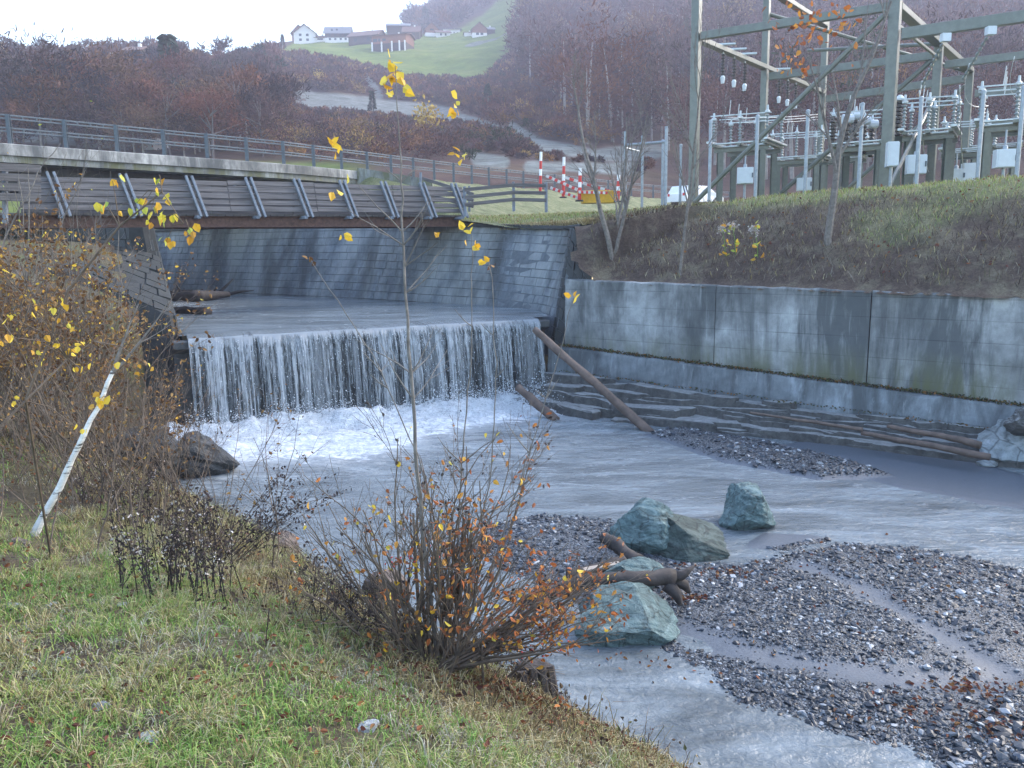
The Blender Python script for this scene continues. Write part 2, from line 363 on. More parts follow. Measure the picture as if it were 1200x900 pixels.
def sheet(mb, xs, ys, zf, keep, tint=None):
    X, Y = np.meshgrid(xs, ys, indexing='ij'); Z = zf(X, Y); a, b = X.shape
    i = np.arange(a-1)[:, None]*b; j = np.arange(b-1)[None, :]
    F = np.stack([i+j, i+b+j, i+b+j+1, i+j+1], -1).reshape(-1, 4)
    K = keep(X, Y).ravel(); F = F[K[F].all(1)]
    used = np.unique(F); mp = np.zeros(a*b, int); mp[used] = np.arange(len(used))
    P = np.stack([X, Y, Z], -1).reshape(-1, 3)
    mb.add(P[used], mp[F], 0, None if tint is None else tint(P[used, 0], P[used, 1]))
lb = MB(); sheet(lb, axis((-80, -20, 2.5), (-20, -12, 0.4), (-12, 4, 0.11), (4, 16, 0.5)), axis((-40, -2, 2.5), (-2, 12, 0.11), (12, 22, 0.2), (22, 56, 1)),
      lambda x, y: z_left(x, y)[0], lambda x, y: z_left(x, y)[1] > -1.2)
lb.build('riverbank_ground', M['soil'], smooth=True, kind='structure')
rb = MB(); sheet(rb, axis((-34, -8, 0.6), (-8, 16, 0.2), (16, 70, 1.5)), axis((-10, 12, 1.0), (12, 36, 0.2), (36, 62, 0.6), (62, 84, 2)), lambda x, y: z_right(x, y)[0],
      lambda x, y: z_right(x, y)[1] > np.where(np.hypot(x-2.2, y-25) < 1.6, -0.32, -0.21), lambda x, y: np.repeat(z_right(x, y)[2][:, None], 3, 1))
rb.build('embankment_ground', M['slope'], smooth=True, kind='structure', tint=True)
vf = MB(); vf.add([(-1200, -110, -1.2), (1400, -110, -1.2), (1400, 60, -1.2), (-1200, 60, -1.2)], [(0, 1, 2, 3)]); vf.build('valley_floor_ground', M['soil'], kind='structure')

# road on its bank and over the bridge
rdm = MB(); rp_ = np.array(RAIL, float); tg = np.gradient(rp_, axis=0); tg /= np.linalg.norm(tg, axis=1)[:, None]; nrm = np.stack([-tg[:, 1], tg[:, 0]], 1)
def rail_pt(s, off=0.0, z=ZR):
    acc = 0
    for a, b in zip(RAIL[:-1], RAIL[1:]):
        l = math.hypot(b[0]-a[0], b[1]-a[1])
        if s <= acc+l or b == RAIL[-1]:
            t = (s-acc)/l; dx, dy = (b[0]-a[0])/l, (b[1]-a[1])/l
            return np.array([a[0]+(b[0]-a[0])*t - dy*off, a[1]+(b[1]-a[1])*t + dx*off, z])
        acc += l
RL = sum(math.hypot(b[0]-a[0], b[1]-a[1]) for a, b in zip(RAIL[:-1], RAIL[1:]))
rdm.grid([[rail_pt(s, o, ZR+0.03+0.02*math.sin(o)) for o in (0.9, 3, 5, 8.6)] for s in np.linspace(0.5, RL, 40)])
rdm.build('road', M['asphalt'], kind='structure')
lm = MB(); lm.grid([[rail_pt(s, o, ZR+0.056) for o in (1.1, 1.25)] for s in np.linspace(0.5, RL, 40)]); lm.build('road_marking', M['white'], kind='structure')

# ------------------------------------------------------------------ walls
def block_wall(mb, base, top, course=0.3, bw=0.62, jut=0.03, m=0, mm=1, seed=1):
    """dressed stone courses between a base line and a top line, with a mortar face behind"""
    R = np.random.RandomState(seed); base = np.array(base, float); top = np.array(top, float)
    L = np.concatenate([[0], np.cumsum(np.linalg.norm(np.diff(base, axis=0), axis=1))]); Lt = L[-1]
    H = np.mean(np.linalg.norm(top-base, axis=1)); nr = max(1, int(round(H/course)))
    def P(s, t):
        s = min(max(s, 0), Lt); i = min(np.searchsorted(L, s, side='right')-1, len(L)-2); u = (s-L[i])/(L[i+1]-L[i])
        a = base[i]*(1-u)+base[i+1]*u; b = top[i]*(1-u)+top[i+1]*u; return a*(1-t)+b*t
    mb.grid([[P(s, t) for t in (0, 0.5, 1)] for s in L], mm)
    g = 0.008
    for r in range(nr):
        s = -R.rand()*bw
        while s < Lt:
            w = bw*(0.7+0.6*R.rand()); s0, s1 = max(s, 0)+g, min(s+w, Lt)-g; s += w
            if s1-s0 < 0.08: continue
            t0, t1 = r/nr+g/H, (r+1)/nr-g/H
            q = [P(s0, t0), P(s1, t0), P(s1, t1), P(s0, t1)]
            n = np.cross(q[1]-q[0], q[3]-q[0]); n /= np.linalg.norm(n); c = sum(q)/4; o = 0.012+jut*R.rand()
            tl = R.normal(size=4)*0.006
            out = [c+(x-c)*0.94+n*(o+k) for x, k in zip(q, tl)]
            mb.add(q+out, [(4, 5, 6, 7), (0, 1, 5, 4), (1, 2, 6, 5), (2, 3, 7, 6), (3, 0, 4, 7)], m)
UZ = 2.46
# right: battered masonry wall along the upper river, upstream to downstream
sb = [(1.25, 24.75), (0.75, 27.4), (-1.3, 30.3), (-7.3, 35.3), (-15.3, 41.8), (-23, 49), (-34, 59)]
stp = [(2.35, 25.7), (2.0, 28.0), (-0.35, 31.9), (-6.6, 37.0), (-14.7, 43.4), (-22, 49.6), (-33.5, 60)]
SWb = [(x, y, 1.2) for x, y in sb]; zst = [5.15, 5.15, 5.35, 5.72, 5.8, 5.8, 5.8]; SWt = [(x, y, z) for (x, y), z in zip(stp, zst)]
sw = thing('masonry_wall', 'tall sloping grey stone block wall with pale streaks beyond the waterfall under the bridges', 'wall', (1.2, 25.5, 1.2))
b_ = MB(); block_wall(b_, SWb[::-1], SWt[::-1], 0.33, 0.7, 0.010); b_.build('wall_face', [M['stone'], M['mortar']], sw)
c_ = MB()
for a, b in zip(SWt[:-1], SWt[1:]): c_.bar((a[0]+.1, a[1]+.1, a[2]+.01), (b[0]+.1, b[1]+.1, b[2]+.01), 0.55, 0.14)
c_.build('coping', M['stone_dark'], sw)
p_ = MB(); block_wall(p_, [(0.98, 24.62, 0.0-.3), (1.75, 24.2, -.3)], [(1.95, 25.35, 5.1), (2.5, 24.75, 3.9)], 0.3, 0.34, 0.05, seed=5)
block_wall(p_, [(0.9, 25.2, -.3), (0.98, 24.62, -.3)], [(1.9, 25.8, 5.1), (1.95, 25.35, 5.1)], 0.3, 0.5, 0.04, seed=6)
p_.build('pier', [M['stone_dark'], M['mortar']], sw)
# left: dark abutment and wing wall
lw = thing('abutment_wall', 'dark stone abutment and sloping wing wall behind the brush left of the waterfall', 'wall', (-9, 21.5, 0))
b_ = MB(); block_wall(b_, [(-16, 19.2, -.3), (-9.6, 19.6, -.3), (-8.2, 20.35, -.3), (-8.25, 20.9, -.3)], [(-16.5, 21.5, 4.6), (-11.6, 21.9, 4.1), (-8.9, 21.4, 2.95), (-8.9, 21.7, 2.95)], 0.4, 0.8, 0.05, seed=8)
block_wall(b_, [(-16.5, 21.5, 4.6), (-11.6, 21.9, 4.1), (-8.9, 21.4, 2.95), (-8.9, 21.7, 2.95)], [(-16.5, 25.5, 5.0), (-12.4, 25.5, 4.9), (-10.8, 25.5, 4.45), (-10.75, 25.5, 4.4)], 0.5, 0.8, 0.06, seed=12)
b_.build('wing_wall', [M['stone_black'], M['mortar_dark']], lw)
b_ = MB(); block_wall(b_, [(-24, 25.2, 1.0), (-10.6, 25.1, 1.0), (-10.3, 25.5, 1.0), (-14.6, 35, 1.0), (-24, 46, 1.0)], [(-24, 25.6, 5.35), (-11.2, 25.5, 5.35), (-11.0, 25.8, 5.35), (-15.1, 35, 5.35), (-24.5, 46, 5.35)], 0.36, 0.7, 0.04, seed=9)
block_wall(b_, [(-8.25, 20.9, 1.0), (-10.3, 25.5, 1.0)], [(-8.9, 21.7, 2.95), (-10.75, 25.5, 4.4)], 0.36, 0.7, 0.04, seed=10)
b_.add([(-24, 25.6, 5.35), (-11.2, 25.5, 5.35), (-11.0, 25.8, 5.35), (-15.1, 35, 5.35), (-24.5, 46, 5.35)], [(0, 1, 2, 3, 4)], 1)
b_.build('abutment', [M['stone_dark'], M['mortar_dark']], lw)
# concrete wall with its panels
WA, WB = np.array([1.75, 24.3]), np.array([10.75, 17.0]); wd = (WB-WA)/np.linalg.norm(WB-WA); wn_ = np.array([-wd[1], wd[0]]); WLEN = np.linalg.norm(WB-WA)
def wpt(s, out, z): q = WA+wd*s-wn_*out; return np.array([q[0], q[1], z])
def s_of_px(px):
    lo, hi = -2, 60
    for _ in range(50):
        mid = (lo+hi)/2; q = wpt(mid, 0, 3); 
        if 600+FPX*((q-EYE)@CR)/((q-EYE)@CF) < px: lo = mid
        else: hi = mid
    return lo
ztop = lambda s: 3.58-0.018*s
zled = lambda s: 1.62-0.045*s
cw = thing('concrete_wall', 'long grey streaked concrete retaining wall with vertical joints below the brown embankment', 'wall', (6, 20, 0))
js = [-0.2, s_of_px(838), s_of_px(1020), 14.6, 18.8, 23.2, 27.6, 34.0]
for k, (a, b) in enumerate(zip(js[:-1], js[1:])):
    q = MB(); o = 0.015*(k % 2)
    n = 14
    ss = np.linspace(a+0.012, b-0.012, n)
    prof = [(o, lambda s: zled(s)-0.3), (o, lambda s: zled(s)), (o-0.02, lambda s: (zled(s)+ztop(s))/2), (o-0.05, lambda s: ztop(s)-.03), (o-0.08, lambda s: ztop(s)), (-0.45, lambda s: ztop(s)+.01), (-0.45, lambda s: 0.0)]
    q.grid([[wpt(s, oo, z(s)+ (0.012*rs.randn() if i in (4,) else 0)) for i, (oo, z) in enumerate(prof)] for s in ss][::-1])
    for e in (ss[0], ss[-1]): q.add([wpt(e, oo, z(e)) for oo, z in prof], [tuple(range(7))])
    q.build('wall_panel', [M['concrete'], M['concrete_c'], M['concrete_b']][k % 3], cw)
q = MB(); ss = np.linspace(-0.6, 34, 90)
pr = [(0.03, lambda s: zled(s)), (0.22, lambda s: zled(s)-0.02), (0.26, lambda s: zled(s)-0.08), (0.34, lambda s: 0.95-0.03*s), (0.38, lambda s: -0.3)]
q.grid([[wpt(s, oo+0.03*fbm(s, i*3.0, 0.8), z(s)+0.03*float(fbm(s, i*5.0, 1.3))) for i, (oo, z) in enumerate(pr)] for s in ss][::-1]); q.build('footing', M['concrete_low'], cw, smooth=False)
# ------------------------------------------------------------------ ledge at the wall's foot
def m_rock(name, base, vein=None, rough=0.75, wet=0.0, sc=3.0):
    m, nt, b = mat(name); v = coords(nt)
    f = noise(nt, v, sc, 8, 0.7, 0.5); g = noise(nt, coords(nt, (1, 1, 2.2), rot=(0.5, 0.3, 0.2)), sc*0.7, 5, 0.6, 1.2)
    c = ramp(nt, f, [(0.30, tuple(x*0.4 for x in base)), (0.5, base), (0.70, tuple(x*1.6 for x in base))])
    vo = N(nt, 'ShaderNodeTexVoronoi', feature='DISTANCE_TO_EDGE'); vo.inputs['Scale'].default_value = sc*.55; wv = mix(nt, v, N(nt, 'ShaderNodeTexNoise').outputs['Color'], 0.12); nt.links.new(wv, vo.inputs['Vector'])
    c = mix(nt, c, ramp(nt, vo.outputs['Distance'], [(0.0, 0.22), (0.035, 1.0)]), 0.75, 'MULTIPLY')
    if vein: c = mix(nt, c, vein, ramp(nt, g, [(0.52, 0.0), (0.62, 0.75)]))
    nt.links.new(c, b.inputs['Base Color']); b.inputs['Roughness'].default_value = rough; bump(nt, b, f, 1.0, 0.09); return m
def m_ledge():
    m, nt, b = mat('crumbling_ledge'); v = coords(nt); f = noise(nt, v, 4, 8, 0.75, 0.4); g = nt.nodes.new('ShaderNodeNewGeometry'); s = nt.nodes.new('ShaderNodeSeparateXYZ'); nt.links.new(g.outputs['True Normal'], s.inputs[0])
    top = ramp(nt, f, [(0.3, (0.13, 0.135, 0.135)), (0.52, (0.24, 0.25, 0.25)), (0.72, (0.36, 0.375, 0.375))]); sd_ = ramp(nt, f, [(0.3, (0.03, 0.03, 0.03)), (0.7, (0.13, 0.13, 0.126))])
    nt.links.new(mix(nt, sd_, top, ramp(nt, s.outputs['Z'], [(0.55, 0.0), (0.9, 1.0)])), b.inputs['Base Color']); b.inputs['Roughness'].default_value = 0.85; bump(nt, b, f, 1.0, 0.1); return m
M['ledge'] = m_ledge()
M['teal'] = m_rock('green_grey_rock', (0.095, 0.15, 0.15), (0.19, 0.27, 0.268), sc=5.5); M['teal_dark'] = m_rock('dark_green_rock', (0.045, 0.065, 0.058), (0.09, 0.125, 0.115), sc=4)
M['darkrock'] = m_rock('wet_dark_rock', (0.03, 0.033, 0.035), rough=0.35); M['brownrock'] = m_rock('brown_rock', (0.13, 0.10, 0.085)); M['palerock'] = m_rock('pale_rock', (0.22, 0.25, 0.265), (0.34, 0.37, 0.39))
M['drift'] = plain('driftwood', (0.042, 0.034, 0.031), 0.8, 0.5, 5, 0.8, 0, (1, 1, 1)); M['drift_pale'] = plain('split_wood', (0.34, 0.29, 0.24), 0.8, 0.3, 5, 0.5)
M['logbrown'] = plain('bare_log', (0.105, 0.075, 0.06), 0.75, 0.4, 4, 0.5)
lg = MB(); ss = np.linspace(-0.6, 13.2, 240); us = np.linspace(0, 1, 60)
G = []
for s in ss:
    row = []
    wl = (1.55-0.07*s)*(1+0.18*float(fbm(s, 0, 0.5, 3, 4))) + 0.3; h0 = 0.93-0.03*s+0.05*float(fbm(s, 2, .8))
    for u in us:
        out = 0.34+wl*u
        e1, e2, e3 = [c_+0.13*float(fbm(s, k_*9.1, 0.55, 5, 6)) for k_, c_ in enumerate((0.22, 0.52, 0.80))]
        f = 1-0.34*sm(e1-.012, e1+.012, u)-0.33*sm(e2-.012, e2+.012, u)-0.36*sm(e3-.012, e3+.012, u)
        z = (h0-.14)*float(f) + 0.05*float(fbm(s*1.1, u*5, 1.6, 5, 9)) - 0.15*max(0, u-0.93)/0.07
        row.append(wpt(s, out, z))
    G.append(row)
lg.grid(G[::-1])
Rl = np.random.RandomState(77)
def slab(mb, s0, ln, o0, o1, zt, th):
    n_ = 14; P = []
    for k in range(n_):
        t = k/n_*2*PI; cx, cy = math.cos(t), math.sin(t); e = 1/max(abs(cx), abs(cy))**.8; j = 1+.16*Rl.normal()
        P.append((s0+ln/2*cx*e*j, (o0+o1)/2+(o1-o0)/2*cy*e*j))
    tl = Rl.normal()*.04; tp = [wpt(a, b, zt+tl*(a-s0)+.015*Rl.normal()) for a, b in P]; bt = [wpt(a, b+.03, zt-th) for a, b in P]; cm = [(s0+(a-s0)*.93, (o0+o1)/2+(b-(o0+o1)/2)*.93) for a, b in P]
    ct = [wpt(a, b, zt+.025+tl*(a-s0)+.012*Rl.normal()) for a, b in cm]; c0 = wpt(s0, (o0+o1)/2, zt+.03)
    mb.add(ct+tp+bt+[c0], [(k, (k+1) % n_, 3*n_) for k in range(n_)]+[(n_+k, n_+(k+1) % n_, (k+1) % n_, k) for k in range(n_)]+[(2*n_+k, 2*n_+(k+1) % n_, n_+(k+1) % n_, n_+k) for k in range(n_)])
for lay, (oa, ob, za, nl) in enumerate(((.30, .62, .84, 17), (.42, .95, .62, 15), (.7, 1.35, .42, 15), (1.0, 1.75, .24, 13), (1.3, 1.95, .10, 9))):
    s = -.5+.4*lay
    while s < 13:
        l_ = .7+1.9*Rl.rand()**1.5; w_ = (1.45-.075*s)/1.5
        if Rl.rand() < .86: slab(lg, s+l_/2, l_*1.05, .3+(oa-.1)*w_, .3+ob*w_*(1+.12*Rl.normal()), max(.03, (za-.018*s)*(1-.012*s)+.03*Rl.normal()), .22)
        s += l_*.92
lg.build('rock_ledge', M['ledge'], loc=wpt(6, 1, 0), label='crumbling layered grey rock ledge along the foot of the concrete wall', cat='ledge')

# ------------------------------------------------------------------ water
FB0, FB1 = np.array([-8.05, 20.45]), np.array([0.75, 24.35]); fdir = (FB1-FB0)/np.linalg.norm(FB1-FB0); fn = np.array([fdir[1], -fdir[0]]); FLEN = np.linalg.norm(FB1-FB0)
def m_water(name, foam=True, base=(0.145, 0.17, 0.185), rot=0.0):
    m, nt, b = mat(name); v = coords(nt, (1, 1, 1), rot=(0, 0, rot)); vs = coords(nt, (0.5, 1.7, 1), rot=(0, 0, rot))
    w1 = noise(nt, vs, 3.2, 5, 0.6, 0.8); w2 = noise(nt, v, 9, 4, 0.6, 0.3)
    n = noise(nt, vs, 0.8, 5, 0.65, 0.6)
    c = ramp(nt, n, [(0.3, tuple(x*0.5 for x in base)), (0.5, base), (0.7, tuple(x*1.7 for x in base))])
    h = mix(nt, w1, w2, 0.35)
    if foam:
        a = nt.nodes.new('ShaderNodeVertexColor'); a.layer_name = 'tint'
        sp = nt.nodes.new('ShaderNodeSeparateColor'); nt.links.new(a.outputs['Color'], sp.inputs[0])
        fl = noise(nt, vs, 2.6, 8, 0.72, 1.2)
        ad = N(nt, 'ShaderNodeMath', operation='ADD'); nt.links.new(sp.outputs[0], ad.inputs[0]); nt.links.new(fl, ad.inputs[1])
        fm = ramp(nt, ad.outputs[0], [(0.62, 0.0), (0.95, 0.35), (1.45, 0.95)])
        c = mix(nt, c, ramp(nt, noise(nt, v, 6, 6, .75, .8), [(.36, (0.26, 0.30, 0.335)), (.66, (0.70, 0.74, 0.78))]), fm)
        nt.links.new(ramp(nt, ad.outputs[0], [(0.6, 0.12), (1.1, 0.7)]), b.inputs['Roughness'])
    else: b.inputs['Roughness'].default_value = 0.16
    nt.links.new(c, b.inputs['Base Color']); b.inputs['IOR'].default_value = 1.33
    bump(nt, b, h, 0.8, 0.12); return m
M['water'] = m_water('milky_river', rot=math.radians(38)); M['water_up'] = m_water('milky_upper_river', True, rot=math.radians(40))
def o_of(x, y): return (x-FB0[0])*fn[0]+(y-FB0[1])*fn[1]
def foam_mask(x, y):
    q = (x-FB0[0])*fdir[0]+(y-FB0[1])*fdir[1]; o = (x-FB0[0])*fn[0]+(y-FB0[1])*fn[1]
    reach = 3.6+2.9*np.exp(-((q-2.6)/2.4)**2)+1.3*sm(3, 0, q)+0.8*fbm(q, 1.0, 0.6, 3)
    inside = sm(-2.6, -1.0, q)*sm(FLEN+1.6, FLEN-0.4, q)
    core = sm(reach, 0.5, o)*sm(-0.3, 0.5, o)*inside
    ch = sm(4.0, 9.0, y - 0.0*x)*sm(13.0, 6.0, np.abs((x-5)*0.63+(y-14.5)*0.78)*3)*0.07
    return np.clip(core*0.95+0.11*sm(11, 3, o)*inside+ch, 0, 1.2), core
wm = MB(); xs = axis((-11, 12, 0.09), (12, 40, 0.8)); ys = axis((-8, 4, 0.8), (4, 25.2, 0.09))
def zw(x, y):
    f, core = foam_mask(x, y); a = x*0.79-y*0.61; c = x*0.61+y*0.79
    return 0.016*fbm(a, c*1.8, 1.7, 4, 3)+0.008*fbm(a, c, 6, 2, 5)+core*(0.20*fbm(x, y, 1.6, 5, 6)+0.12+0.22*sm(1.6, 0.6, o_of(x, y))*(1+fbm(x, y, 2.3, 4, 12)))
sheet(wm, xs, ys, zw, lambda x, y: (z_left(x, y)[1] < 0.4) & ((x-WA[0])*-wn_[0]+(y-WA[1])*-wn_[1] > -0.9), lambda x, y: np.repeat(foam_mask(x, y)[0][:, None], 3, 1))
wm.build('river_water', M['water'], smooth=True, kind='structure', tint=True)
um = MB(); lft = [(-8.5, 20.9), (-10.8, 25.5), (-15, 35), (-24, 46), (-36, 56)]; rgt = [(1.2, 25.0), (0.9, 27.6), (-1.2, 30.5), (-7.2, 35.5), (-15.2, 42), (-23, 49.2), (-34, 59)]
def along(pts, t):
    pts = np.array(pts); L = np.concatenate([[0], np.cumsum(np.linalg.norm(np.diff(pts, axis=0), axis=1))]); s = t*L[-1]
    return np.array([np.interp(s, L, pts[:, 0]), np.interp(s, L, pts[:, 1])])
G = []; T_ = []
for t in np.linspace(0, 1, 150)**1.5:
    a, b = along(lft, t), along(rgt, t); row = []
    for u in np.linspace(0, 1, 90):
        q = a*(1-u)+b*u; row.append((q[0], q[1], UZ+0.014*float(fbm(q[0]*0.7+q[1], q[1], 1.3, 3, 2)))); 
        T_.append(0.14*(u < 0.5)*float(sm(0.5, 0.1, u))*float(sm(0.06, 0.2, t)) + 0.05)
    G.append(row)
um.grid(G, tint=np.repeat(np.array(T_)[:, None], 3, 1)); um.build('upper_river_water', M['water_up'], smooth=True, kind='structure', tint=True)
# weir body
wb = MB(); 
def fp(q, o, z): r = FB0+fdir*q+fn*o; return np.array([r[0], r[1], z])
prof = [(-0.9, -0.4), (-0.9, 2.33), (0.0, 2.40), (0.10, 2.36), (0.12, 2.2), (-0.25, 2.05), (-0.30, -0.4)]
wb.grid([[fp(q, o, z) for o, z in prof] for q in np.linspace(-0.4, FLEN+0.4, 30)])
wb.build('weir', M['stone_dark'], loc=fp(FLEN/2, 0, 0), label='dark concrete weir step behind the falling water', cat='weir')
# falling water: three ragged sheets
def m_fall(name, seed, thr, dens):
    m, nt, b = mat(name); t = nt.nodes.new('ShaderNodeTexCoord'); mp = nt.nodes.new('ShaderNodeMapping'); mp.inputs['Location'].default_value = (seed*3.7, seed, 0)
    nt.links.new(t.outputs['UV'], mp.inputs['Vector']); v = mp.outputs['Vector']
    def mp2(sx, sy):
        q = nt.nodes.new('ShaderNodeMapping'); q.inputs['Scale'].default_value = (sx, sy, 1); nt.links.new(v, q.inputs['Vector']); return q.outputs['Vector']
    a = noise(nt, mp2(6.5, 0.13), 1.0, 5, 0.68, 0.15); d = noise(nt, mp2(17, 1.3), 1.0, 4, 0.75, 0.2); e = noise(nt, mp2(26, 9), 1.0, 3, 0.7)
    sp = nt.nodes.new('ShaderNodeSeparateXYZ'); nt.links.new(t.outputs['UV'], sp.inputs[0])
    # the sheet opens up as it falls
    op = ramp(nt, sp.outputs['Y'], [(0.0, 0.36), (0.27, 0.30), (0.42, 0.07), (1.0, 0.0), ])
    lf_ = noise(nt, mp2(1.3, 0.05), 1.0, 3, 0.6, 0.4); s0 = N(nt, 'ShaderNodeMath', operation='MULTIPLY_ADD'); nt.links.new(lf_, s0.inputs[0]); s0.inputs[1].default_value = 0.9; nt.links.new(a, s0.inputs[2]); sm1 = N(nt, 'ShaderNodeMath', operation='SUBTRACT'); nt.links.new(s0.outputs[0], sm1.inputs[0]); sm1.inputs[1].default_value = 0.45
    s1 = N(nt, 'ShaderNodeMath', operation='MULTIPLY_ADD'); nt.links.new(d, s1.inputs[0]); s1.inputs[1].default_value = 0.55; nt.links.new(sm1.outputs[0], s1.inputs[2])
    s2 = N(nt, 'ShaderNodeMath', operation='MULTIPLY_ADD'); nt.links.new(e, s2.inputs[0]); s2.inputs[1].default_value = 0.6; nt.links.new(s1.outputs[0], s2.inputs[2])
    s3 = N(nt, 'ShaderNodeMath', operation='ADD'); nt.links.new(s2.outputs[0], s3.inputs[0]); nt.links.new(op, s3.inputs[1])
    sh_ = N(nt, 'ShaderNodeMath', operation='SUBTRACT'); nt.links.new(s3.outputs[0], sh_.inputs[0]); sh_.inputs[1].default_value = 0.5; thr -= 0.5; s3 = sh_
    al = ramp(nt, s3.outputs[0], [(thr, 0.0), (thr+0.14, dens)])
    wht = ramp(nt, s3.outputs[0], [(min(.95, thr), (0.12, 0.145, 0.16)), (min(1, thr+0.26), (0.40, 0.43, 0.46))])
    upc = mix(nt, wht, (0.17, 0.20, 0.22), ramp(nt, sp.outputs['Y'], [(0.22, 0.9), (0.45, 0.0)]))
    nt.links.new(upc, b.inputs['Base Color']); b.inputs['Roughness'].default_value = 0.22; b.inputs['IOR'].default_value = 1.33
    nt.links.new(al, b.inputs['Alpha']); bump(nt, b, s1.outputs[0], 0.6, 0.06); return m
def fall_sheet(mb, spd, back, mi, seed):
    nu, nv = 150, 40; P = []; UV = []
    for i in range(nu+1):
        q = -0.05+(FLEN+0.1)*i/nu; row = []; w = 1+0.10*float(fbm(q, seed, 0.9, 3, seed)); dz = 0.035*float(fbm(q, 3+seed, 1.2, 3, seed))
        for j in range(nv+1):
            t = j/nv
            if t < 0.25: o = -0.9+0.95*t/0.25; z = UZ+0.012+dz-0.035*(t/0.25)**2
            else:
                k = (t-0.25)/0.75; tm = 0.72*k**0.8; o = 0.05+spd*w*tm; z = UZ-0.023+dz-0.15*tm-4.55*tm*tm
            o += 0.05*float(fbm(q, t*1.2, 2.5, 2, seed+3))*(t > 0.3)*t
            row.append(fp(q, o-back, z)); UV.append((q, t*2.5/2.5))
        P.append(row)
    mb.grid(P, mi, uv=np.array(UV))
wf = MB(); fall_sheet(wf, 0.62, 0.0, 0, 1); fall_sheet(wf, 0.85, 0.0, 1, 2); fall_sheet(wf, 0.42, 0.02, 2, 3)
wf.build('waterfall', [m_fall('falling_water', 1, 1.09, .9), m_fall('falling_strands', 2, 1.14, 0.85), m_fall('falling_veil', 3, 1.04, 0.5)], smooth=True, kind='stuff', uv=True)
M['foam'] = plain('foam', (0.60, 0.64, 0.68), 0.5, 0.05, 5, 0)
ICO_V = None
def ico(sub):
    import bmesh
    bm = bmesh.new(); bmesh.ops.create_icosphere(bm, subdivisions=sub, radius=1); bm.verts.ensure_lookup_table()
    V = np.array([v.co[:] for v in bm.verts]); F = np.array([[v.index for v in f.verts] for f in bm.faces]); bm.free(); return V, F
I1 = ico(1); I2 = ico(2); I4 = ico(5)
def scatter(mb, pos, rad, squash=(1, 1, 1), jit=0.25, m=0, tint=None):
    V, F = I1; n = len(pos); rad = np.asarray(rad)
    sc = rad[:, None]*(np.array(squash)*(1+jit*rs.normal(size=(n, 3)))).clip(0.2, 2)
    vs = V[None]*(1+0.18*rs.normal(size=(n, len(V), 1)))*sc[:, None, :]
    th = rs.rand(n)*2*PI; c, s = np.cos(th)[:, None], np.sin(th)[:, None]
    tl = rs.normal(size=n)[:, None]*0.3; z2 = vs[..., 2]+vs[..., 0]*tl
    vs = np.stack([vs[..., 0]*c-vs[..., 1]*s, vs[..., 0]*s+vs[..., 1]*c, z2], -1)+np.asarray(pos)[:, None, :]
    fs = (F[None]+np.arange(n)[:, None, None]*len(V)).reshape(-1, 3)
    mb.add(vs.reshape(-1, 3), fs, m)
n = 2600; q = rs.rand(n)*FLEN; k = rs.rand(n)**1.3; tm = 0.72*(1-k*0.8); o = 0.10+0.75*tm*(0.7+0.6*rs.rand(n)); z = UZ-4.6*tm**2
sp = MB(); pos = np.array([fp(a, b, c) for a, b, c in zip(q, o, z)]); pos = pos[pos[:, 2] > 0.05]
scatter(sp, pos, 0.003+0.007*rs.rand(len(pos))**2, (0.8, 0.8, 1.8))
n = 42000; q = rs.rand(n)*(FLEN+.6)-0.3; o = 0.45+np.abs(rs.normal(size=n))*0.75; z = 0.05+np.abs(rs.normal(size=n))*(0.30+.22*fbm(q, 3.3, .9, 3))*np.exp(-((o-0.8)/1.0)**2)
scatter(sp, np.array([fp(a, b, c) for a, b, c in zip(q, o, z)]), 0.003+0.012*rs.rand(n)**3)
sp.build('splash_drops', M['foam'], kind='stuff')

# ------------------------------------------------------------------ gravel, mud, boulders
def m_gravel():
    m, nt, b = mat('gravel_bed'); v = coords(nt)
    vo = N(nt, 'ShaderNodeTexVoronoi'); vo.inputs['Scale'].default_value = 48; nt.links.new(v, vo.inputs['Vector'])
    a = nt.nodes.new('ShaderNodeVertexColor'); a.layer_name = 'tint'; sp_ = nt.nodes.new('ShaderNodeSeparateColor'); nt.links.new(a.outputs['Color'], sp_.inputs[0])
    st = ramp(nt, vo.outputs['Color'], [(0.2, (0.02, 0.024, 0.03)), (0.6, (0.05, 0.058, 0.068)), (0.9, (0.16, 0.175, 0.19))])
    fine = noise(nt, v, 30, 5, 0.7)
    sand = ramp(nt, fine, [(0.3, (0.055, 0.068, 0.086)), (0.7, (0.10, 0.118, 0.142))])
    nt.links.new(mix(nt, st, sand, sp_.outputs[0]), b.inputs['Base Color']); b.inputs['Roughness'].default_value = 0.45
    bump(nt, b, mix(nt, vo.outputs['Distance'], fine, sp_.outputs[0]), 0.35, 0.02); return m
M['gravel'] = m_gravel()
M['pebbles'] = islands('river_pebbles', [(0.016, 0.022, 0.032), (0.025, 0.034, 0.048), (0.05, 0.058, 0.07), (0.016, 0.019, 0.025), (0.030, 0.039, 0.052), (0.07, 0.086, 0.11), (0.025, 0.03, 0.038), (0.06, 0.07, 0.08), (0.17, 0.19, 0.21), (0.036, 0.042, 0.053), (0.021, 0.025, 0.03), (0.042, 0.048, 0.058), (0.30, 0.32, 0.34), (0.03, 0.034, 0.04)], 0.42, spec=0.4)
def pxw(l, z=0.03): return [tuple(at_z(a, b, z)[:2]) for a, b in l]
BAR = pxw([(520, 632), (560, 606), (640, 594), (720, 600), (800, 645), (860, 650), (920, 634), (990, 626), (1080, 632), (1200, 655), (1400, 690), (1700, 760), (1700, 1100), (1200, 960), (1040, 892), (930, 852), (850, 838), (770, 776), (700, 742), (620, 700), (560, 672)])
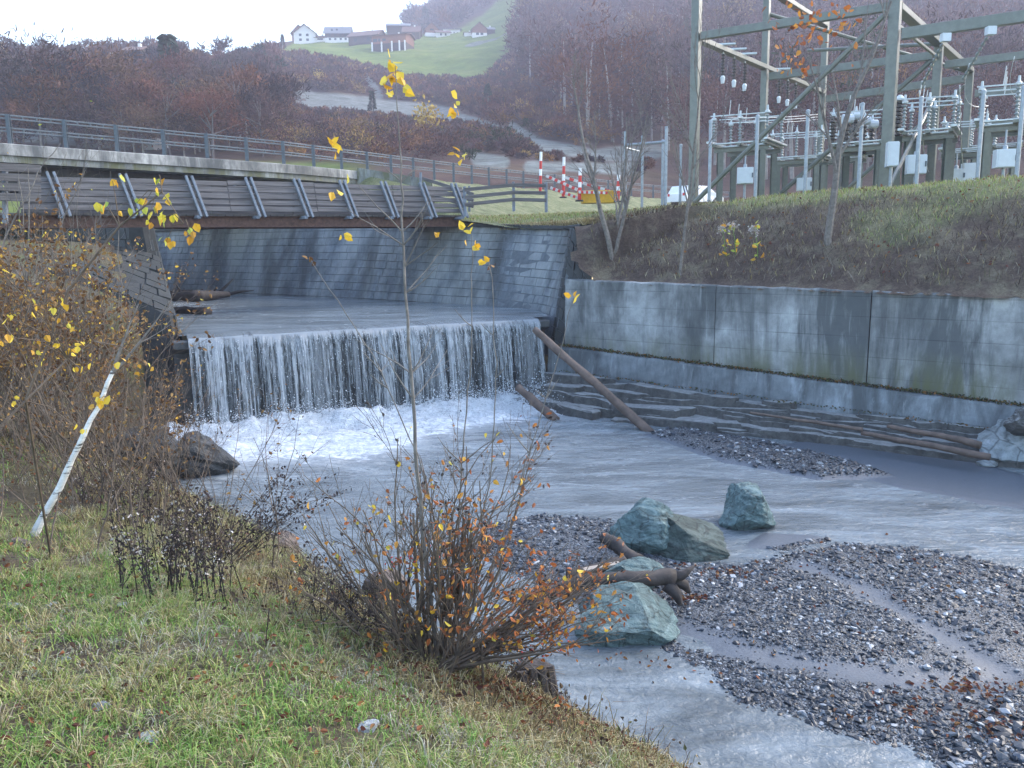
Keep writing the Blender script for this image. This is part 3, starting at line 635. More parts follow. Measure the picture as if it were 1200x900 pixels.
STREAMS = [(pxw([(795, 742), (860, 762), (960, 782), (1060, 798), (1140, 806)]), 0.20), (pxw([(945, 664), (1010, 690), (1060, 722), (1110, 750), (1180, 790)]), 0.17), (pxw([(560, 690), (640, 700), (690, 720)]), .12)]
STRIP = pxw([(755, 508), (800, 503), (900, 520), (1000, 543), (1050, 558), (960, 560), (850, 540)])
MUD = pxw([(880, 520), (960, 512), (1150, 540), (1300, 580), (1300, 640), (1190, 596), (1050, 572), (950, 545)])
MUD2 = pxw([(860, 640), (885, 618), (960, 622), (990, 632), (930, 648)])
def bar_h(x, y):
    e = np.where(in_poly(x, y, BAR), 1, -1)*d_poly(x, y, BAR+BAR[:1])[0] + 0.10*fbm(x, y, 1.6, 4, 3)
    sd_ = np.zeros(np.shape(x))
    for pl, w in STREAMS: sd_ = np.maximum(sd_, sm(w*2.3, w*0.1, d_poly(x, y, pl)[0]+0.20*fbm(x, y, 1.9, 4, 6)))
    e2 = np.where(in_poly(x, y, STRIP), 1, -1)*d_poly(x, y, STRIP+STRIP[:1])[0] + 0.07*fbm(x, y, 1.6, 4, 3)
    e3 = np.where(in_poly(x, y, MUD), 1, -1)*d_poly(x, y, MUD+MUD[:1])[0] + 0.15*fbm(x, y, 0.9, 4, 5)
    e4 = np.where(in_poly(x, y, MUD2), 1, -1)*d_poly(x, y, MUD2+MUD2[:1])[0]
    z = np.maximum(np.maximum(-0.05+0.12*sm(-0.15, 1.1, e)+0.02*fbm(x, y, 1.1, 3), -0.05+0.22*sm(-0.25, 0.4, e2)), -0.06+0.085*sm(-0.3, 0.4, e3))
    z = np.maximum(z, -0.06+0.08*sm(-.2, .3, e4))
    z = z-0.045*sd_
    isr = sm(0.0, 0.12, np.maximum(e, e2))
    return z, np.clip(np.maximum(sd_, 1-isr), 0, 1), np.maximum(e, e2)
gb = MB(); sheet(gb, axis((-2.5, 10, 0.055), (10, 20, 0.4)), axis((0, 4, 0.4), (4, 14, 0.055), (14, 21, 0.09)), lambda x, y: bar_h(x, y)[0], lambda x, y: bar_h(x, y)[0] > -0.03,
                 lambda x, y: np.repeat(bar_h(x, y)[1][:, None], 3, 1))
gb.build('gravel_bar', M['gravel'], smooth=True, kind='structure', tint=True)
pb = MB(); n = 800000; x = rs.rand(n)*13-2.5; y = rs.rand(n)**0.9*16+4.5; z, sand, e = bar_h(x, y)
keep = (z > -0.015) & (fbm(x, y, 0.9, 4, 51)+.35*rs.normal(size=n) > -.42) & (e > -0.02) & (rs.rand(n) > sand*0.985) & (rs.rand(n) < np.clip(8.0/np.hypot(x, y), 0.2, 1)**2); x, y, z = x[keep], y[keep], z[keep]
big = sm(2.2, 0.0, np.hypot((x-4.6)/1.3, y-6.6)); print('pebbles', len(x)); rad = (0.004+0.006*rs.rand(len(x))+0.028*rs.rand(len(x))**11)*(1+np.maximum(0, np.hypot(x, y)-9)*0.07)*(1+0.8*big*rs.rand(len(x)))
scatter(pb, np.stack([x, y, z+rad*0.15], 1), rad, (1.25, 0.95, 0.6)); pb.build('gravel', M['pebbles'], kind='stuff')
M['deadleaf'] = islands('dead_leaves', [(0.16, 0.05, 0.03), (0.20, 0.075, 0.035), (0.11, 0.04, 0.03), (0.25, 0.12, 0.045), (0.13, 0.07, 0.045)], 0.8, 0.15)
dl = MB()
for (a, b, n_, s_) in ((860, 668, 60, 0.22), (815, 660, 25, 0.2), (1140, 800, 110, 0.22), (1170, 850, 120, 0.25), (1060, 830, 60, 0.3), (1010, 660, 40, 0.9), (900, 760, 40, 1.2), (1100, 700, 30, 1.0), (810, 700, 60, .12), (780, 770, 20, .3)):
    c = at_z(a, b, 0.1); xx = c[0]+rs.normal(size=n_)*s_*1.2; yy = c[1]+rs.normal(size=n_)*s_*0.6; zz = np.maximum(bar_h(xx, yy)[0], 0.0)+0.025
    dl.leaves(np.stack([xx, yy, zz], 1), 0.055, flat=0.75)
dl.build('washed_up_leaves', M['deadleaf'], kind='stuff')

def boulder(mb, c, size, planes=14, seed=1, rough=0.15, m=0, rotz=0.0, custom=()):
    V, F = I4; R = np.random.RandomState(seed); v = V.copy()
    P = [(np.array(a, float)/np.linalg.norm(a), h) for a, h in custom]
    for _ in range(planes):
        q = R.normal(size=3); q /= np.linalg.norm(q); P.append((q, 0.62+0.3*R.rand()))
    for q, h in P:
        t = v@q-h; v = v-np.maximum(t, 0)[:, None]*q*0.97
    f = fbm(v[:, 0]*2+v[:, 2], v[:, 1]*2-v[:, 2]*0.7, 0.9, 5, seed); g = np.abs(fbm(v[:, 0]+v[:, 2]*2, v[:, 1]*1.3+v[:, 2], 1.9, 4, seed+2))
    v = v*(1+rough*f-rough*0.9*g)[:, None]
    v = v*np.array(size)/2; cs, sn = math.cos(rotz), math.sin(rotz)
    v = np.stack([v[:, 0]*cs-v[:, 1]*sn, v[:, 0]*sn+v[:, 1]*cs, v[:, 2]], 1)+np.array(c)
    mb.add(v, F, m)
def rock(name, label, parts, mt, cat='boulder', group=None):
    b = MB()
    for p in parts: boulder(b, **p)
    return b.build(name, mt, loc=tuple(np.array(parts[0]['c'])*[1, 1, 0]), label=label, cat=cat, smooth=False, group=group)
c = at_z(757, 645, 0); c2 = at_z(808, 650, 0)
rock('boulder', 'two-humped teal grey boulder with a dark ridge, between the driftwood and the open water', [dict(c=(c[0], c[1]+.2, 0.25), size=(1.35, 1.1, 1.05), seed=3, custom=[((-.5, -.7, .5), .55)]), dict(c=(c2[0], c2[1]+.15, 0.16), size=(1.85, 1.1, 1.08), seed=12, m=1, rotz=-0.2, planes=7, custom=[((.62, -.15, .78), .34), ((-.5, -.75, .45), .5), ((.3, -.8, .5), .55)])], [M['teal'], M['teal_dark']])
c = at_z(881, 622, 0); rock('boulder', 'upright teal boulder standing alone in the running water', [dict(c=(c[0], c[1]+.3, 0.26), size=(1.0, 0.9, 1.04), seed=21, custom=[((-.8, -.2, .5), .55), ((.8, -.1, .4), .62)], planes=10)], M['teal'])
c = at_z(738, 762, 0); rock('boulder', 'broad flat-topped pale teal boulder below the driftwood trunk', [dict(c=(c[0]+.02, c[1]+.42, 0.20), size=(1.45, 1.05, 0.86), seed=33, custom=[((-.15, -.55, .8), .42), ((.75, -.25, .55), .50), ((0, -1, -.25), .75)], planes=9)], M['teal'])
c = at_z(742, 692, 0.1); rock('boulder', 'small rounded teal rock wedged between the two driftwood pieces', [dict(c=(c[0], c[1]+.2, 0.22), size=(0.95, 0.6, 0.5), seed=41)], M['teal'])
c = at_z(1200, 550, 0); rock('boulder', 'pale grey boulder leaning on the concrete wall beside the ledge', [dict(c=(c[0]+.25, c[1]+.5, 0.45), size=(1.9, 1.3, 1.5), seed=51, custom=[((-.5, -.6, .5), .45)])], M['palerock'])
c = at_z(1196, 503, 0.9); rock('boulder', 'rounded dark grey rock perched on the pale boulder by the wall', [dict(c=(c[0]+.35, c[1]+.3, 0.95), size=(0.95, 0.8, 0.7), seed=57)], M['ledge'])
c = at_z(1157, 547, 0); rock('stone', 'flat white stone lying in the mud below the rock ledge', [dict(c=(c[0], c[1], 0.05), size=(0.55, 0.3, 0.17), seed=53, rough=.04)], M['palerock'], 'stone')
c = at_z(222, 562, 0); rock('boulder', 'dark wet boulder with water pouring over it at the left foot of the waterfall', [dict(c=(c[0], c[1]+.5, 0.25), size=(1.9, 1.5, 1.25), seed=61)], M['darkrock'])
c = at_z(172, 560, 0.2); rock('boulder', 'dark rock half under brush between the leaning birch and the waterfall', [dict(c=(c[0]-.3, c[1]+.6, 0.5), size=(1.6, 1.4, 1.3), seed=63)], M['darkrock'])
c = at_z(318, 655, 0.2); rock('boulder', 'brown wedge-shaped rock on the bank edge beside the dark dried weeds', [dict(c=(c[0], c[1]+.1, 0.32), size=(0.75, 0.6, 0.62), seed=71)], M['brownrock'])
c = at_z(448, 712, 0.3); rock('boulder', 'dark brown round rock behind the stems of the orange-leaved bush', [dict(c=(c[0], c[1]+.2, 0.42), size=(0.65, 0.55, 0.62), seed=73)], M['brownrock'])
blk = MB(); c = at_z(632, 822, 0.2)
a0 = np.array([0.94, 0.33, 0]); a1 = np.array([-0.33, 0.94, 0.25])
def obox(mb, c, ax, ay, az, m=0):
    c = np.array(c); ax, ay, az = map(np.array, (ax, ay, az))
    mb.add([c+sx*ax+sy*ay+sz*az for sz in (-1, 1) for sx, sy in ((-1, -1), (1, -1), (1, 1), (-1, 1))], BOXF, m)
bk = thing('timber_stump', 'short squared timber stump with grooved side at the bank edge below the bush', 'stump', c)
for i in range(4):
    t = (i-1.5)*0.085
    blk.bar(c+a0*t*1.1+np.array([0, 0, -.1]), c+a0*t*1.1+np.array([-0.06, 0.12, 0.33-0.02*abs(i-1.5)]), 0.088, 0.30, up=(-.33, .94, 0), ch=0.02)
blk.build('block', M['drift'], bk)
cap_ = MB(); boulder(cap_, c=c+np.array([-0.05, 0.10, 0.31]), size=(0.36, 0.30, 0.10), seed=5, planes=4); cap_.build('sawn_top', M['drift'], bk)

# ------------------------------------------------------------------ logs
def log(name, label, pts, rad, mt, n=9, group=None, extra=None, wob=0.02, cat='log'):
    b = MB(); pts = np.array(pts, float); t = np.linspace(0, 1, len(pts)); tt = np.linspace(0, 1, 24); k_ = rs.rand()*50
    P = np.stack([np.interp(tt, t, pts[:, i])+wob*1.6*fbm(tt*3+k_, i*7.3+k_, 1.0, 3) for i in range(3)], 1); Rr = np.interp(tt, t, rad)*(1+0.22*fbm(tt*6, k_, 1.0, 3))
    b.tube(P, Rr, n+3)
    q_ = b.v[-1]; q_ += (np.mean(rad)*.16)*np.stack([fbm(q_[:, 0]*9+q_[:, 2]*4, q_[:, 1]*9, 1.0, 3, i_) for i_ in range(3)], 1)
    for e in (extra or []): b.tube(*e)
    return b.build(name, mt, loc=P[0], label=label, cat=cat, group=group, smooth=True)
A = at_z(764, 506, 0.0); log('log', 'long bare brown log leaning from the pier beside the waterfall down into the water', [at_z(626, 386, 2.35), A+[0, 0, -.05]], [0.10, 0.115], M['logbrown'])
A = at_z(652, 493, 0.0); log('log', 'short broken log sticking out of the foot of the waterfall', [A+[-1.0, 1.0, 0.75], A], [0.11, 0.12], M['logbrown'])
a, b, d = at_z(620, 712, 0.25), at_z(720, 690, 0.5), at_z(795, 690, 0.42)
log('driftwood', 'thick dark driftwood trunk with flared root end lying across the teal boulders', [a+[0, .2, 0], b+[0, .25, .05], d+[0, .3, .0]], [0.08, 0.095, 0.105], M['drift'], 10, wob=0.06, cat='driftwood',
    extra=[([d+[-.1, .3, 0], d+[.12, .28, .06], d+[.26, .3, .17]], [0.11, 0.06, 0.015], 7), ([d+[-.1, .25, -.05], d+[.02, .2, -.16], d+[.06, .15, -.28]], [0.10, 0.075, 0.03], 7), ([d+[-.05, .3, 0], d+[.15, .35, -.1], d+[.22, .4, -.22]], [0.1, 0.07, 0.03], 6)])
a, b = at_z(708, 632, 0.35), at_z(746, 660, 0.22); log('driftwood', 'blunt dark driftwood stub propped against the two-humped boulder', [a+[0, .1, 0], (a+b)/2+[0, .1, .04], b+[0, .05, 0]], [0.08, 0.10, 0.12], M['drift'], 9, cat='driftwood')
a, b = at_z(668, 676, 0.15), at_z(733, 660, 0.2); log('driftwood', 'split driftwood piece with a pale face beside the blunt stub', [a, b], [0.09, 0.10], M['drift'], 6, cat='driftwood')
pa, pb2 = at_z(684, 668, 0.30), at_z(726, 660, 0.32); pl = MB(); pl.bar(pa, pb2, 0.10, 0.03); pl.build('splinter', M['drift_pale'], loc=pa, label='pale split wood splinter on the driftwood beside the blunt stub', cat='splinter')
for px0, py0, px1, py1, z0, lb_ in ((1010, 508, 1160, 535, 0.42, 'long thin brown log stranded on the rock ledge at the right'), (1040, 500, 1150, 521, 0.6, 'shorter brown log lying behind the long one on the rock ledge'), (880, 484, 1010, 503, 0.62, 'thin branch lying along the foot of the wall on the rock ledge')):
    log('log', lb_, [at_z(px0, py0, z0), at_z(px1, py1, z0-.05)], [0.045, 0.07] if px0 > 900 else [0.03, 0.04], M['logbrown'])
log('log', 'dark log floating on the upper river left of the weir lip', [at_z(188, 364, 2.52), at_z(244, 366, 2.54)], [0.16, 0.18], M['drift'])
ex = []
for i in range(26):
    p0 = at_z(195+75*rs.rand(), 348-2*rs.rand(), 2.5); d_ = rs.normal(size=3)*[0.9, 0.6, 0.25]; d_[2] = abs(d_[2])+.12
    ex.append(([p0, p0+d_*0.5+rs.normal(size=3)*.05, p0+d_], [0.10, 0.07, 0.02], 5))
log('driftwood', 'tangled dark driftwood pile stranded at the foot of the masonry wall', [at_z(185, 349, 2.55), at_z(230, 347, 2.7), at_z(268, 345, 2.65)], [0.15, 0.25, 0.12], M['drift'], extra=ex, cat='driftwood')
# ------------------------------------------------------------------ timber footbridge
BL, BRt = np.array([X_at(40, 25.2), 25.2, 0]), np.array([X_at(541, 33.0), 33.0, 0])
bd = (BRt-BL)/np.linalg.norm(BRt-BL); bn = np.array([bd[1], -bd[0], 0]); BLEN = np.linalg.norm(BRt-BL); UPV = np.array([0, 0, 1.0])
def fbp(s, out, z): return BL+bd*s+bn*out+UPV*z
fb = thing('footbridge', 'old timber footbridge with grey plank sides and slanted struts on a rusty steel girder', 'footbridge', BL+UPV*5.4)
q = MB(); q.ibeam(fbp(-3, 0, 5.56), fbp(BLEN, 0, 5.56), 0.24, 0.36, 0.03); q.build('girder', M['rust'], fb)
q = MB(); q.ibeam(fbp(-3, -2.0, 5.56), fbp(BLEN, -2.0, 5.56), 0.24, 0.36, 0.03); q.build('girder', M['rust'], fb)
q = MB()
for s in np.arange(-3, BLEN, 0.25): q.bar(fbp(s, 0.22, 5.78), fbp(s, -2.25, 5.78), 0.235, 0.07)
q.build('deck', M['wood'], fb)
def side(o, sg, name):
    g = MB()
    for k in range(5):
        t = (k+0.5)/5; z = 5.87+1.05*t; out = o+sg*(0.30*(1-t))
        n_ = int(BLEN/3.2)+1; ed = np.linspace(-0.2, BLEN, n_+1)
        for a, b in zip(ed[:-1], ed[1:]):
            dz = 0.012*rs.randn(2); g.bar(fbp(a+.01, out, z+dz[0]), fbp(b-.01, out, z+dz[1]), 0.05, 0.165+.012*rs.randn(), up=UPV+bn*sg*-0.3)
    g.build(name, M['wood'], fb)
side(0.12, 1, 'plank_side'); side(-2.12, -1, 'plank_side')
for px in (68, 152, 229, 298, 354, 407, 455, 500, 537):
    lo, hi = 0, BLEN
    for _ in range(40):
        mid = (lo+hi)/2; w = fbp(mid, .3, 6.4)-EYE
        if 600+FPX*(w@CR)/(w@CF) < px: lo = mid
        else: hi = mid
    g = MB()
    for dx in (-0.09, 0.09): g.bar(fbp(lo+dx-.14, 0.19, 7.02), fbp(lo+dx+.16, 0.60, 5.70), 0.075, 0.12, up=bn)
    g.bar(fbp(lo, 0.62, 5.70), fbp(lo, -0.2, 5.70), 0.12, 0.1)
    g.build('strut', M['wood_post'], fb)
    g = MB(); g.bar(fbp(lo, -2.2, 7.02), fbp(lo, -2.5, 5.78), 0.10, 0.12, up=bn); g.build('strut', M['wood_post'], fb)
# near left approach fence of heavier planks
af = thing('plank_fence', 'short fence of four heavy pale planks at the left end of the timber footbridge', 'fence', at_y(20, 245, 22))
for k in range(4):
    g = MB(); y = 198+k*11.5; g.bar(at_y(-40, y-4, 22.5), at_y(48, y, 23.6), 0.06, 0.21); g.build('plank', M['wood'], af)
for px in (6, -30):
    g = MB(); g.bar(at_y(px, 262, 23.3), at_y(px, 192, 23.3), 0.12, 0.12); g.build('post', M['wood_post'], af)

# ------------------------------------------------------------------ road bridge
rbz = thing('road_bridge', 'concrete road bridge with stepped pale kerb edge passing behind the timber footbridge', 'road bridge', rail_pt(17, 4, ZR-1))
SS = np.linspace(0, S_AB, 24)
def band(mb, prof, ss, m=0):
    mb.grid([[rail_pt(s, o, z) for o, z in prof+prof[:1]] for s in ss], m)
    for e in (ss[0], ss[-1]): mb.add([rail_pt(e, o, z) for o, z in prof], [tuple(range(len(prof)))], m)
g = MB(); band(g, [(-0.32, ZR-0.30), (-0.32, ZR+0.10), (-0.29, ZR+0.13), (0.85, ZR+0.14), (0.88, ZR-0.30)], SS); g.build('kerb', M['kerb'], rbz)
g = MB(); band(g, [(-0.22, ZR-0.56), (-0.22, ZR-0.29), (0.9, ZR-0.29), (0.9, ZR+.005), (9.0, ZR+.005), (9.0, ZR-0.5)], SS); g.build('deck_slab', M['concrete_b'], rbz)
g = MB()
for o in (0.9, 3.2, 5.6, 8.0): band(g, [(o, ZR-1.5), (o, ZR-0.5), (o+0.5, ZR-0.5), (o+0.5, ZR-1.5)], SS)
g.build('girders', M['stone_dark'], rbz)
g = MB(); g.add([rail_pt(S_AB, 0.3, 4.5), rail_pt(S_AB, 9, 4.5), rail_pt(S_AB, 9, ZR-.3), rail_pt(S_AB, 0.3, ZR-.3), rail_pt(S_AB+.6, 0.3, 4.5), rail_pt(S_AB+.6, 9, 4.5), rail_pt(S_AB+.6, 9, ZR-.3), rail_pt(S_AB+.6, 0.3, ZR-.3)], BOXF); g.build('abutment', M['concrete_low'], rbz)
g = MB(); w0, w1 = rail_pt(S_AB-.1, -0.1, 0), rail_pt(S_AB+2.2, -3.4, 0)
wdn = (w1-w0)/np.linalg.norm(w1-w0); wsn = np.array([wdn[1], -wdn[0], 0])*0.45
P_ = [w0+UPV*5, w1+UPV*5, w1+UPV*8.2, w0+UPV*(ZR+.3)]
g.add([x-wsn for x in P_]+[x+wsn for x in P_], [(3, 2, 1, 0), (4, 5, 6, 7), (0, 1, 5, 4), (1, 2, 6, 5), (2, 3, 7, 6), (3, 0, 4, 7)]); g.build('wing_wall', M['concrete_b'], rbz)
rl = thing('guard_railing', 'long grey steel railing with double bars along the road bridge and on beyond it', 'railing', rail_pt(17, 0, ZR+.13))
sp_s = np.arange(0.8, RL-10, 2.02)
g = MB(); g2 = MB()
for a in range(len(sp_s)-1):
    s0, s1 = sp_s[a], sp_s[a+1]
    for zb, mb_ in ((1.02, g), (0.55, g2)):
        for dz in (0.055, -0.07): mb_.bar(rail_pt(s0, 0, ZR+.13+zb+dz), rail_pt(s1, 0, ZR+.13+zb+dz), 0.07, 0.06)
        for t in (0.02, .25, .5, .75): mb_.bar(rail_pt(s0+2.02*t, 0, ZR+.13+zb-.05), rail_pt(s0+2.02*t, 0, ZR+.13+zb+.04), 0.05, 0.10)
g.build('top_rail', M['rail'], rl); g2.build('mid_rail', M['rail'], rl)
for s in sp_s:
    g = MB(); g.ibeam(rail_pt(s, -0.03, ZR+.0), rail_pt(s, -0.03, ZR+1.24), 0.14, 0.14, 0.03, up=(0, 1, 0)); g.build('post', M['rail'], rl)
tr_ = MB(); bsm = at_y(184, 176, 60)
# ------------------------------------------------------------------ low wooden fence and barriers right of the footbridge
wfz = thing('wooden_fence', 'low dark wooden fence of three rails on the grass right of the footbridge', 'fence', at_y(600, 240, 31.5))
fpts = [at_y(545, 244, 31.0), at_y(602, 238, 31.6), at_y(640, 239, 31.2)]
for i, p0 in enumerate(fpts):
    g = MB(); g.bar(p0-UPV*0.3, p0+UPV*0.78, 0.11, 0.11); g.build('post', M['wood_post'], wfz)
for a, b in zip(fpts[:-1], fpts[1:]):
    for h in (0.13, 0.39, 0.66):
        g = MB(); g.bar(a+UPV*h+[0, -.07, 0], b+UPV*h+[0, -.07, 0], 0.045, 0.13); g.build('rail', M['wood'], wfz)
fz2 = thing('wooden_fence', 'short leaning dark plank fence behind the right end of the footbridge', 'fence', at_y(520, 225, 36))
for k in range(3):
    g = MB(); g.bar(at_y(492, 208+k*9, 36.5), at_y(555, 228+k*7, 35), 0.05, 0.14); g.build('rail', M['wood'], fz2)
for px, py in ((493, 232), (550, 248)):
    g = MB(); g.bar(at_y(px, py, 35.8), at_y(px, py-30, 35.8), 0.1, 0.1); g.build('post', M['wood_post'], fz2)
M['dullwhite'] = plain('scuffed_white_paint', (0.48, 0.48, 0.48), .6, .3, 14)
def marker(px, ytop, ybot, Y, lab):
    t = thing('marker_post', lab, 'marker post', at_y(px, ybot, Y), 'red and white marker posts')
    b0, t0 = at_y(px, ybot, Y), at_y(px+1, ytop, Y); 
    fr = [0, .34, .67, 1.0]; nms = ['red', 'white', 'red'] 
    g = MB()
    L_ = t0-b0
    for k, (a, b, c_) in enumerate(((0, .42, 'red'), (.42, .58, 'white'), (.58, .78, 'red'), (.78, 1.0, 'white'))):
        g = MB(); g.tube([b0+L_*a, b0+L_*b], 0.068-0.002*k, 9); g.build('band', M[c_], t)
    g = MB(); g.lathe([(0.16, 0.0), (0.16, 0.04), (0.1, 0.06)], b0); g.build('base', M['black'], t)
marker(633, 178, 226, 38, 'leftmost of the four red and white marker posts, behind the wooden fence')
marker(660, 184, 232, 36, 'second red and white marker post from the left, in the grass behind the planks')
marker(679, 197, 236, 32, 'red and white marker post at the left edge of the yellow box')
marker(724, 205, 237, 32, 'short red and white marker post at the right edge of the yellow box')
def plank(p, q, lab):
    p, q = np.array(p), np.array(q); n_ = 12; d_ = (q-p)/n_; g = MB()
    for i in range(n_): g.bar(p+d_*i, p+d_*(i+1), 0.04, 0.105, m=i % 2)
    g.build('barrier_plank', [M['dullwhite'], M['red']], loc=(p+q)/2, label=lab, cat='barrier', group='striped barrier planks')
plank(at_y(640, 206, 33), at_y(680, 224, 33), 'upper sloping red and white striped plank left of the yellow box')
plank(at_y(645, 220, 32.2), at_y(680, 233, 32.2), 'lower sloping red and white striped plank left of the yellow box')
plank(at_y(662, 208, 34.5), at_y(724, 227, 34.5), 'long sloping red and white striped plank passing behind the yellow box')
plank(at_y(678, 225, 31.9), at_y(712, 226, 31.9), 'level red and white striped plank lying along the top of the yellow box')
yb = thing('yellow_skip', 'low yellow metal box between two red and white marker posts', 'skip', at_y(702, 236, 32.6))
c0 = at_y(702, 238, 32.6); g = MB()
g.add([c0+np.array(v_) for v_ in ((-.65, -.3, 0), (.65, -.3, 0), (.65, .5, 0), (-.65, .5, 0), (-.75, -.35, .42), (.75, -.35, .42), (.75, .55, .42), (-.75, .55, .42))], [(3,2,1,0), (0,1,5,4), (1,2,6,5), (2,3,7,6), (3,0,4,7)]); g.build('tub', M['yellow'], yb)
g = MB()
for a, b in (((-.78, -.37), (.78, -.37)), ((.78, -.37), (.78, .57)), ((.78, .57), (-.78, .57)), ((-.78, .57), (-.78, -.37))): g.bar(c0+np.array([*a, .43]), c0+np.array([*b, .43]), .07, .06)
g.build('rim', M['yellow'], yb)

# ------------------------------------------------------------------ vehicles
M['carwhite'] = plain('white_car_paint', (0.72, 0.73, 0.75), 0.2, 0.03, 3, 0)
def car(loc, rz, lab, van=False):
    t = thing('parked_car' if not van else 'parked_van', lab, 'car' if not van else 'van', loc); L = 4.3; H = 1.45 if not van else 2.3; Wd = 0.88
    pr = [(-2.15, .3), (-2.15, .85), (-2.0, .95), (-1.75, H-.02), (-1.4, H), (0.5, H-.02), (1.15, .98), (1.95, .82), (2.15, .6), (2.15, .3)] if not van else [(-2.6, .3), (-2.6, 2.2), (-2.5, 2.3), (1.3, 2.3), (1.95, 1.35), (2.5, 1.15), (2.6, .6), (2.6, .3)]
    n_ = len(pr); rows = []
    for yy, k, up in ((-Wd, .94, 0), (-Wd+.06, 1.0, 0), (Wd-.06, 1.0, 0), (Wd, .94, 0)):
        rows.append([(x*k if False else x, yy*(0.86 if z > 1.0 else 1.0), z) for x, z in pr])
    g = MB(); cs, sn = math.cos(rz), math.sin(rz); LT = lambda P: [np.array([x*cs-y*sn, x*sn+y*cs, z])+np.array(loc) for x, y, z in P]
    allv = []; 
    for r in rows: allv += LT(r)
    fs = [tuple(range(n_)), tuple(range(4*n_-1, 3*n_-1, -1))] + [(i*n_+j, i*n_+(j+1) % n_, (i+1)*n_+(j+1) % n_, (i+1)*n_+j) for i in range(3) for j in range(n_)]
    g.add(allv, fs); g.build('body', M['carwhite'], t)
    for sgn in (-1, 1):
        w = MB(); yv = sgn*(Wd*0.86+.012)
        wins = [[(-1.55, .98), (-1.45, H-.12), (-.55, H-.12), (-.5, .98)], [(-.4, .98), (-.45, H-.12), (.4, H-.12), (.95, .98)]] if not van else [[(.35, 1.35), (.35, 2.1), (1.15, 2.1), (1.7, 1.35)]]
        for q_ in wins: w.add(LT([(x, yv, z) for x, z in q_]), [(0, 1, 2, 3)])
        w.build('side_window', M['glass'], t)
    w = MB(); w.add(LT([(0.60, -.66, H-.1), (0.60, .66, H-.1), (1.14, .72, 1.02), (1.14, -.72, 1.02)] if not van else [(1.37, -.7, 2.2), (1.37, .7, 2.2), (1.95, .72, 1.42), (1.95, -.72, 1.42)]), [(0, 1, 2, 3)]); w.build('windscreen', M['glass'], t)
    for xx in (-1.35, 1.35):
        for sgn in (-1, 1):
            wm_ = MB(); c_ = LT([(xx, sgn*(Wd-.12), .32), (xx, sgn*(Wd+.02), .32)]); wm_.tube(c_, 0.32, 14); wo = wm_.build('wheel', M['black'], t)
            rm = MB(); c_ = LT([(xx, sgn*(Wd+.0), .32), (xx, sgn*(Wd+.03), .32)]); rm.tube(c_, 0.2, 10); rm.build('rim', M['alu'], wo)
    for sgn in (-1, 1):
        l_ = MB(); l_.add(LT([(-2.17 if not van else -2.62, sgn*.7+dx, z) for dx, z in ((-.1, .7), (.1, .7), (.1, .9), (-.1, .9))]), [(0, 1, 2, 3)]); l_.build('tail_light', M['red'], t)
c_ = rail_pt(math.hypot(0, 0)+S_AB+46, 3.5, ZR+.05)
pc = at_y(815, 233, 62); car((pc[0], pc[1], pc[2]-0.55), math.radians(38), 'white car parked on the road, partly hidden behind the left gantry column')
pc = at_y(186, 180, 132); car((pc[0], pc[1], float(pc[2])), math.radians(80), 'small white van seen through the bars of the bridge railing', True)

# ------------------------------------------------------------------ switchyard gantry
A_ = at_y(812, 250, 31.8); B_ = at_y(1036, 240, 28.0); ZB = 12.05; ZT = 15.2; ZG = 5.3
u1 = np.array([B_[0]-A_[0], B_[1]-A_[1], 0]); lab_ = np.linalg.norm(u1); u1 /= lab_
back = np.array([at_y(1133, 140, 38.7)[0]-B_[0], 38.7-28.0, 0]); blen = np.linalg.norm(back); back /= blen
def gp(i, j, z):   # i along the front (0 = left column, 1 = right column), j towards the back (1 = rear columns)
    q = np.array([A_[0], A_[1], 0])+u1*lab_*i+back*blen*j; return np.array([q[0], q[1], z])
gt = thing('steel_gantry', 'tall green grey steel gantry of columns, beams and diagonal braces over the switchyard', 'gantry', gp(0.5, 0.5, 6))
def col(i, j, zt, w): g = MB(); g.bar(gp(i, j, ZG), gp(i, j, zt), w, w, up=back, ch=.015); g.build('column', M['gantry'], gt)
for i, j, zt, w in ((0, 0, 16.5, .30), (1, 0, 12.2, .34), (0, 1.08, 15.7, .28), (1, 1, 12.1, .28), (0, 0.5, 15.4, .26), (1, 0.5, 12.0, .30), (2.0, 0, 12.1, .4), (2.0, 1, 12.1, .34)): col(i, j, zt, w)
def beam(a, b, w=0.26, h=0.28, name='beam'): g = MB(); g.bar(a, b, w, h, ch=.012); g.build(name, M['gantry'], gt)
e = 0.2
beam(gp(0, 0, ZB)+u1*e, gp(1, 0, ZB-.05)-u1*e, .24, .27)                     # front cross beam
beam(gp(0, 0, ZB-.05)+back*e, gp(0, 1.08, ZB-.05)-back*e, .32, .18); beam(gp(0, 0, ZT)+back*e, gp(0, 1.08, ZT)-back*e, .34, .2)
beam(gp(1, 0, ZB-.03)+back*e, gp(1, 1, ZB-.03)-back*e, .36, .2); beam(gp(1, 0, ZB-.55)+back*e, gp(1, 0.5, ZB-.55)-back*.2, .1, .1, 'tie')
beam(gp(0, 0.5, ZB-.45)+u1*e, gp(1, 0.5, ZB-.45)-u1*e, .22, .3); beam(gp(0, 1.08, ZB-.4)+u1*e, gp(1, 1, ZB-.35)-u1*e, .22, .34)
beam(gp(1, 0, 11.1)+u1*.25, gp(2, 0, 11.1)-u1*.25, .26, .34); beam(gp(1, 0.5, 11.2)+u1*.25, gp(2, 0.5, 11.2), .2, .28); beam(gp(1, 1, 11.0)+u1*.25, gp(2, 1, 11.0)-u1*.25, .2, .3)
beam(gp(1, 1, 9.6)+u1*.25, gp(2, 1, 9.6), .14, .2)
def brace(a, b, w=.13, name='brace'): g = MB(); g.tube([a, b], w/2*1.15, 8); g.build(name, M['gantry'], gt)
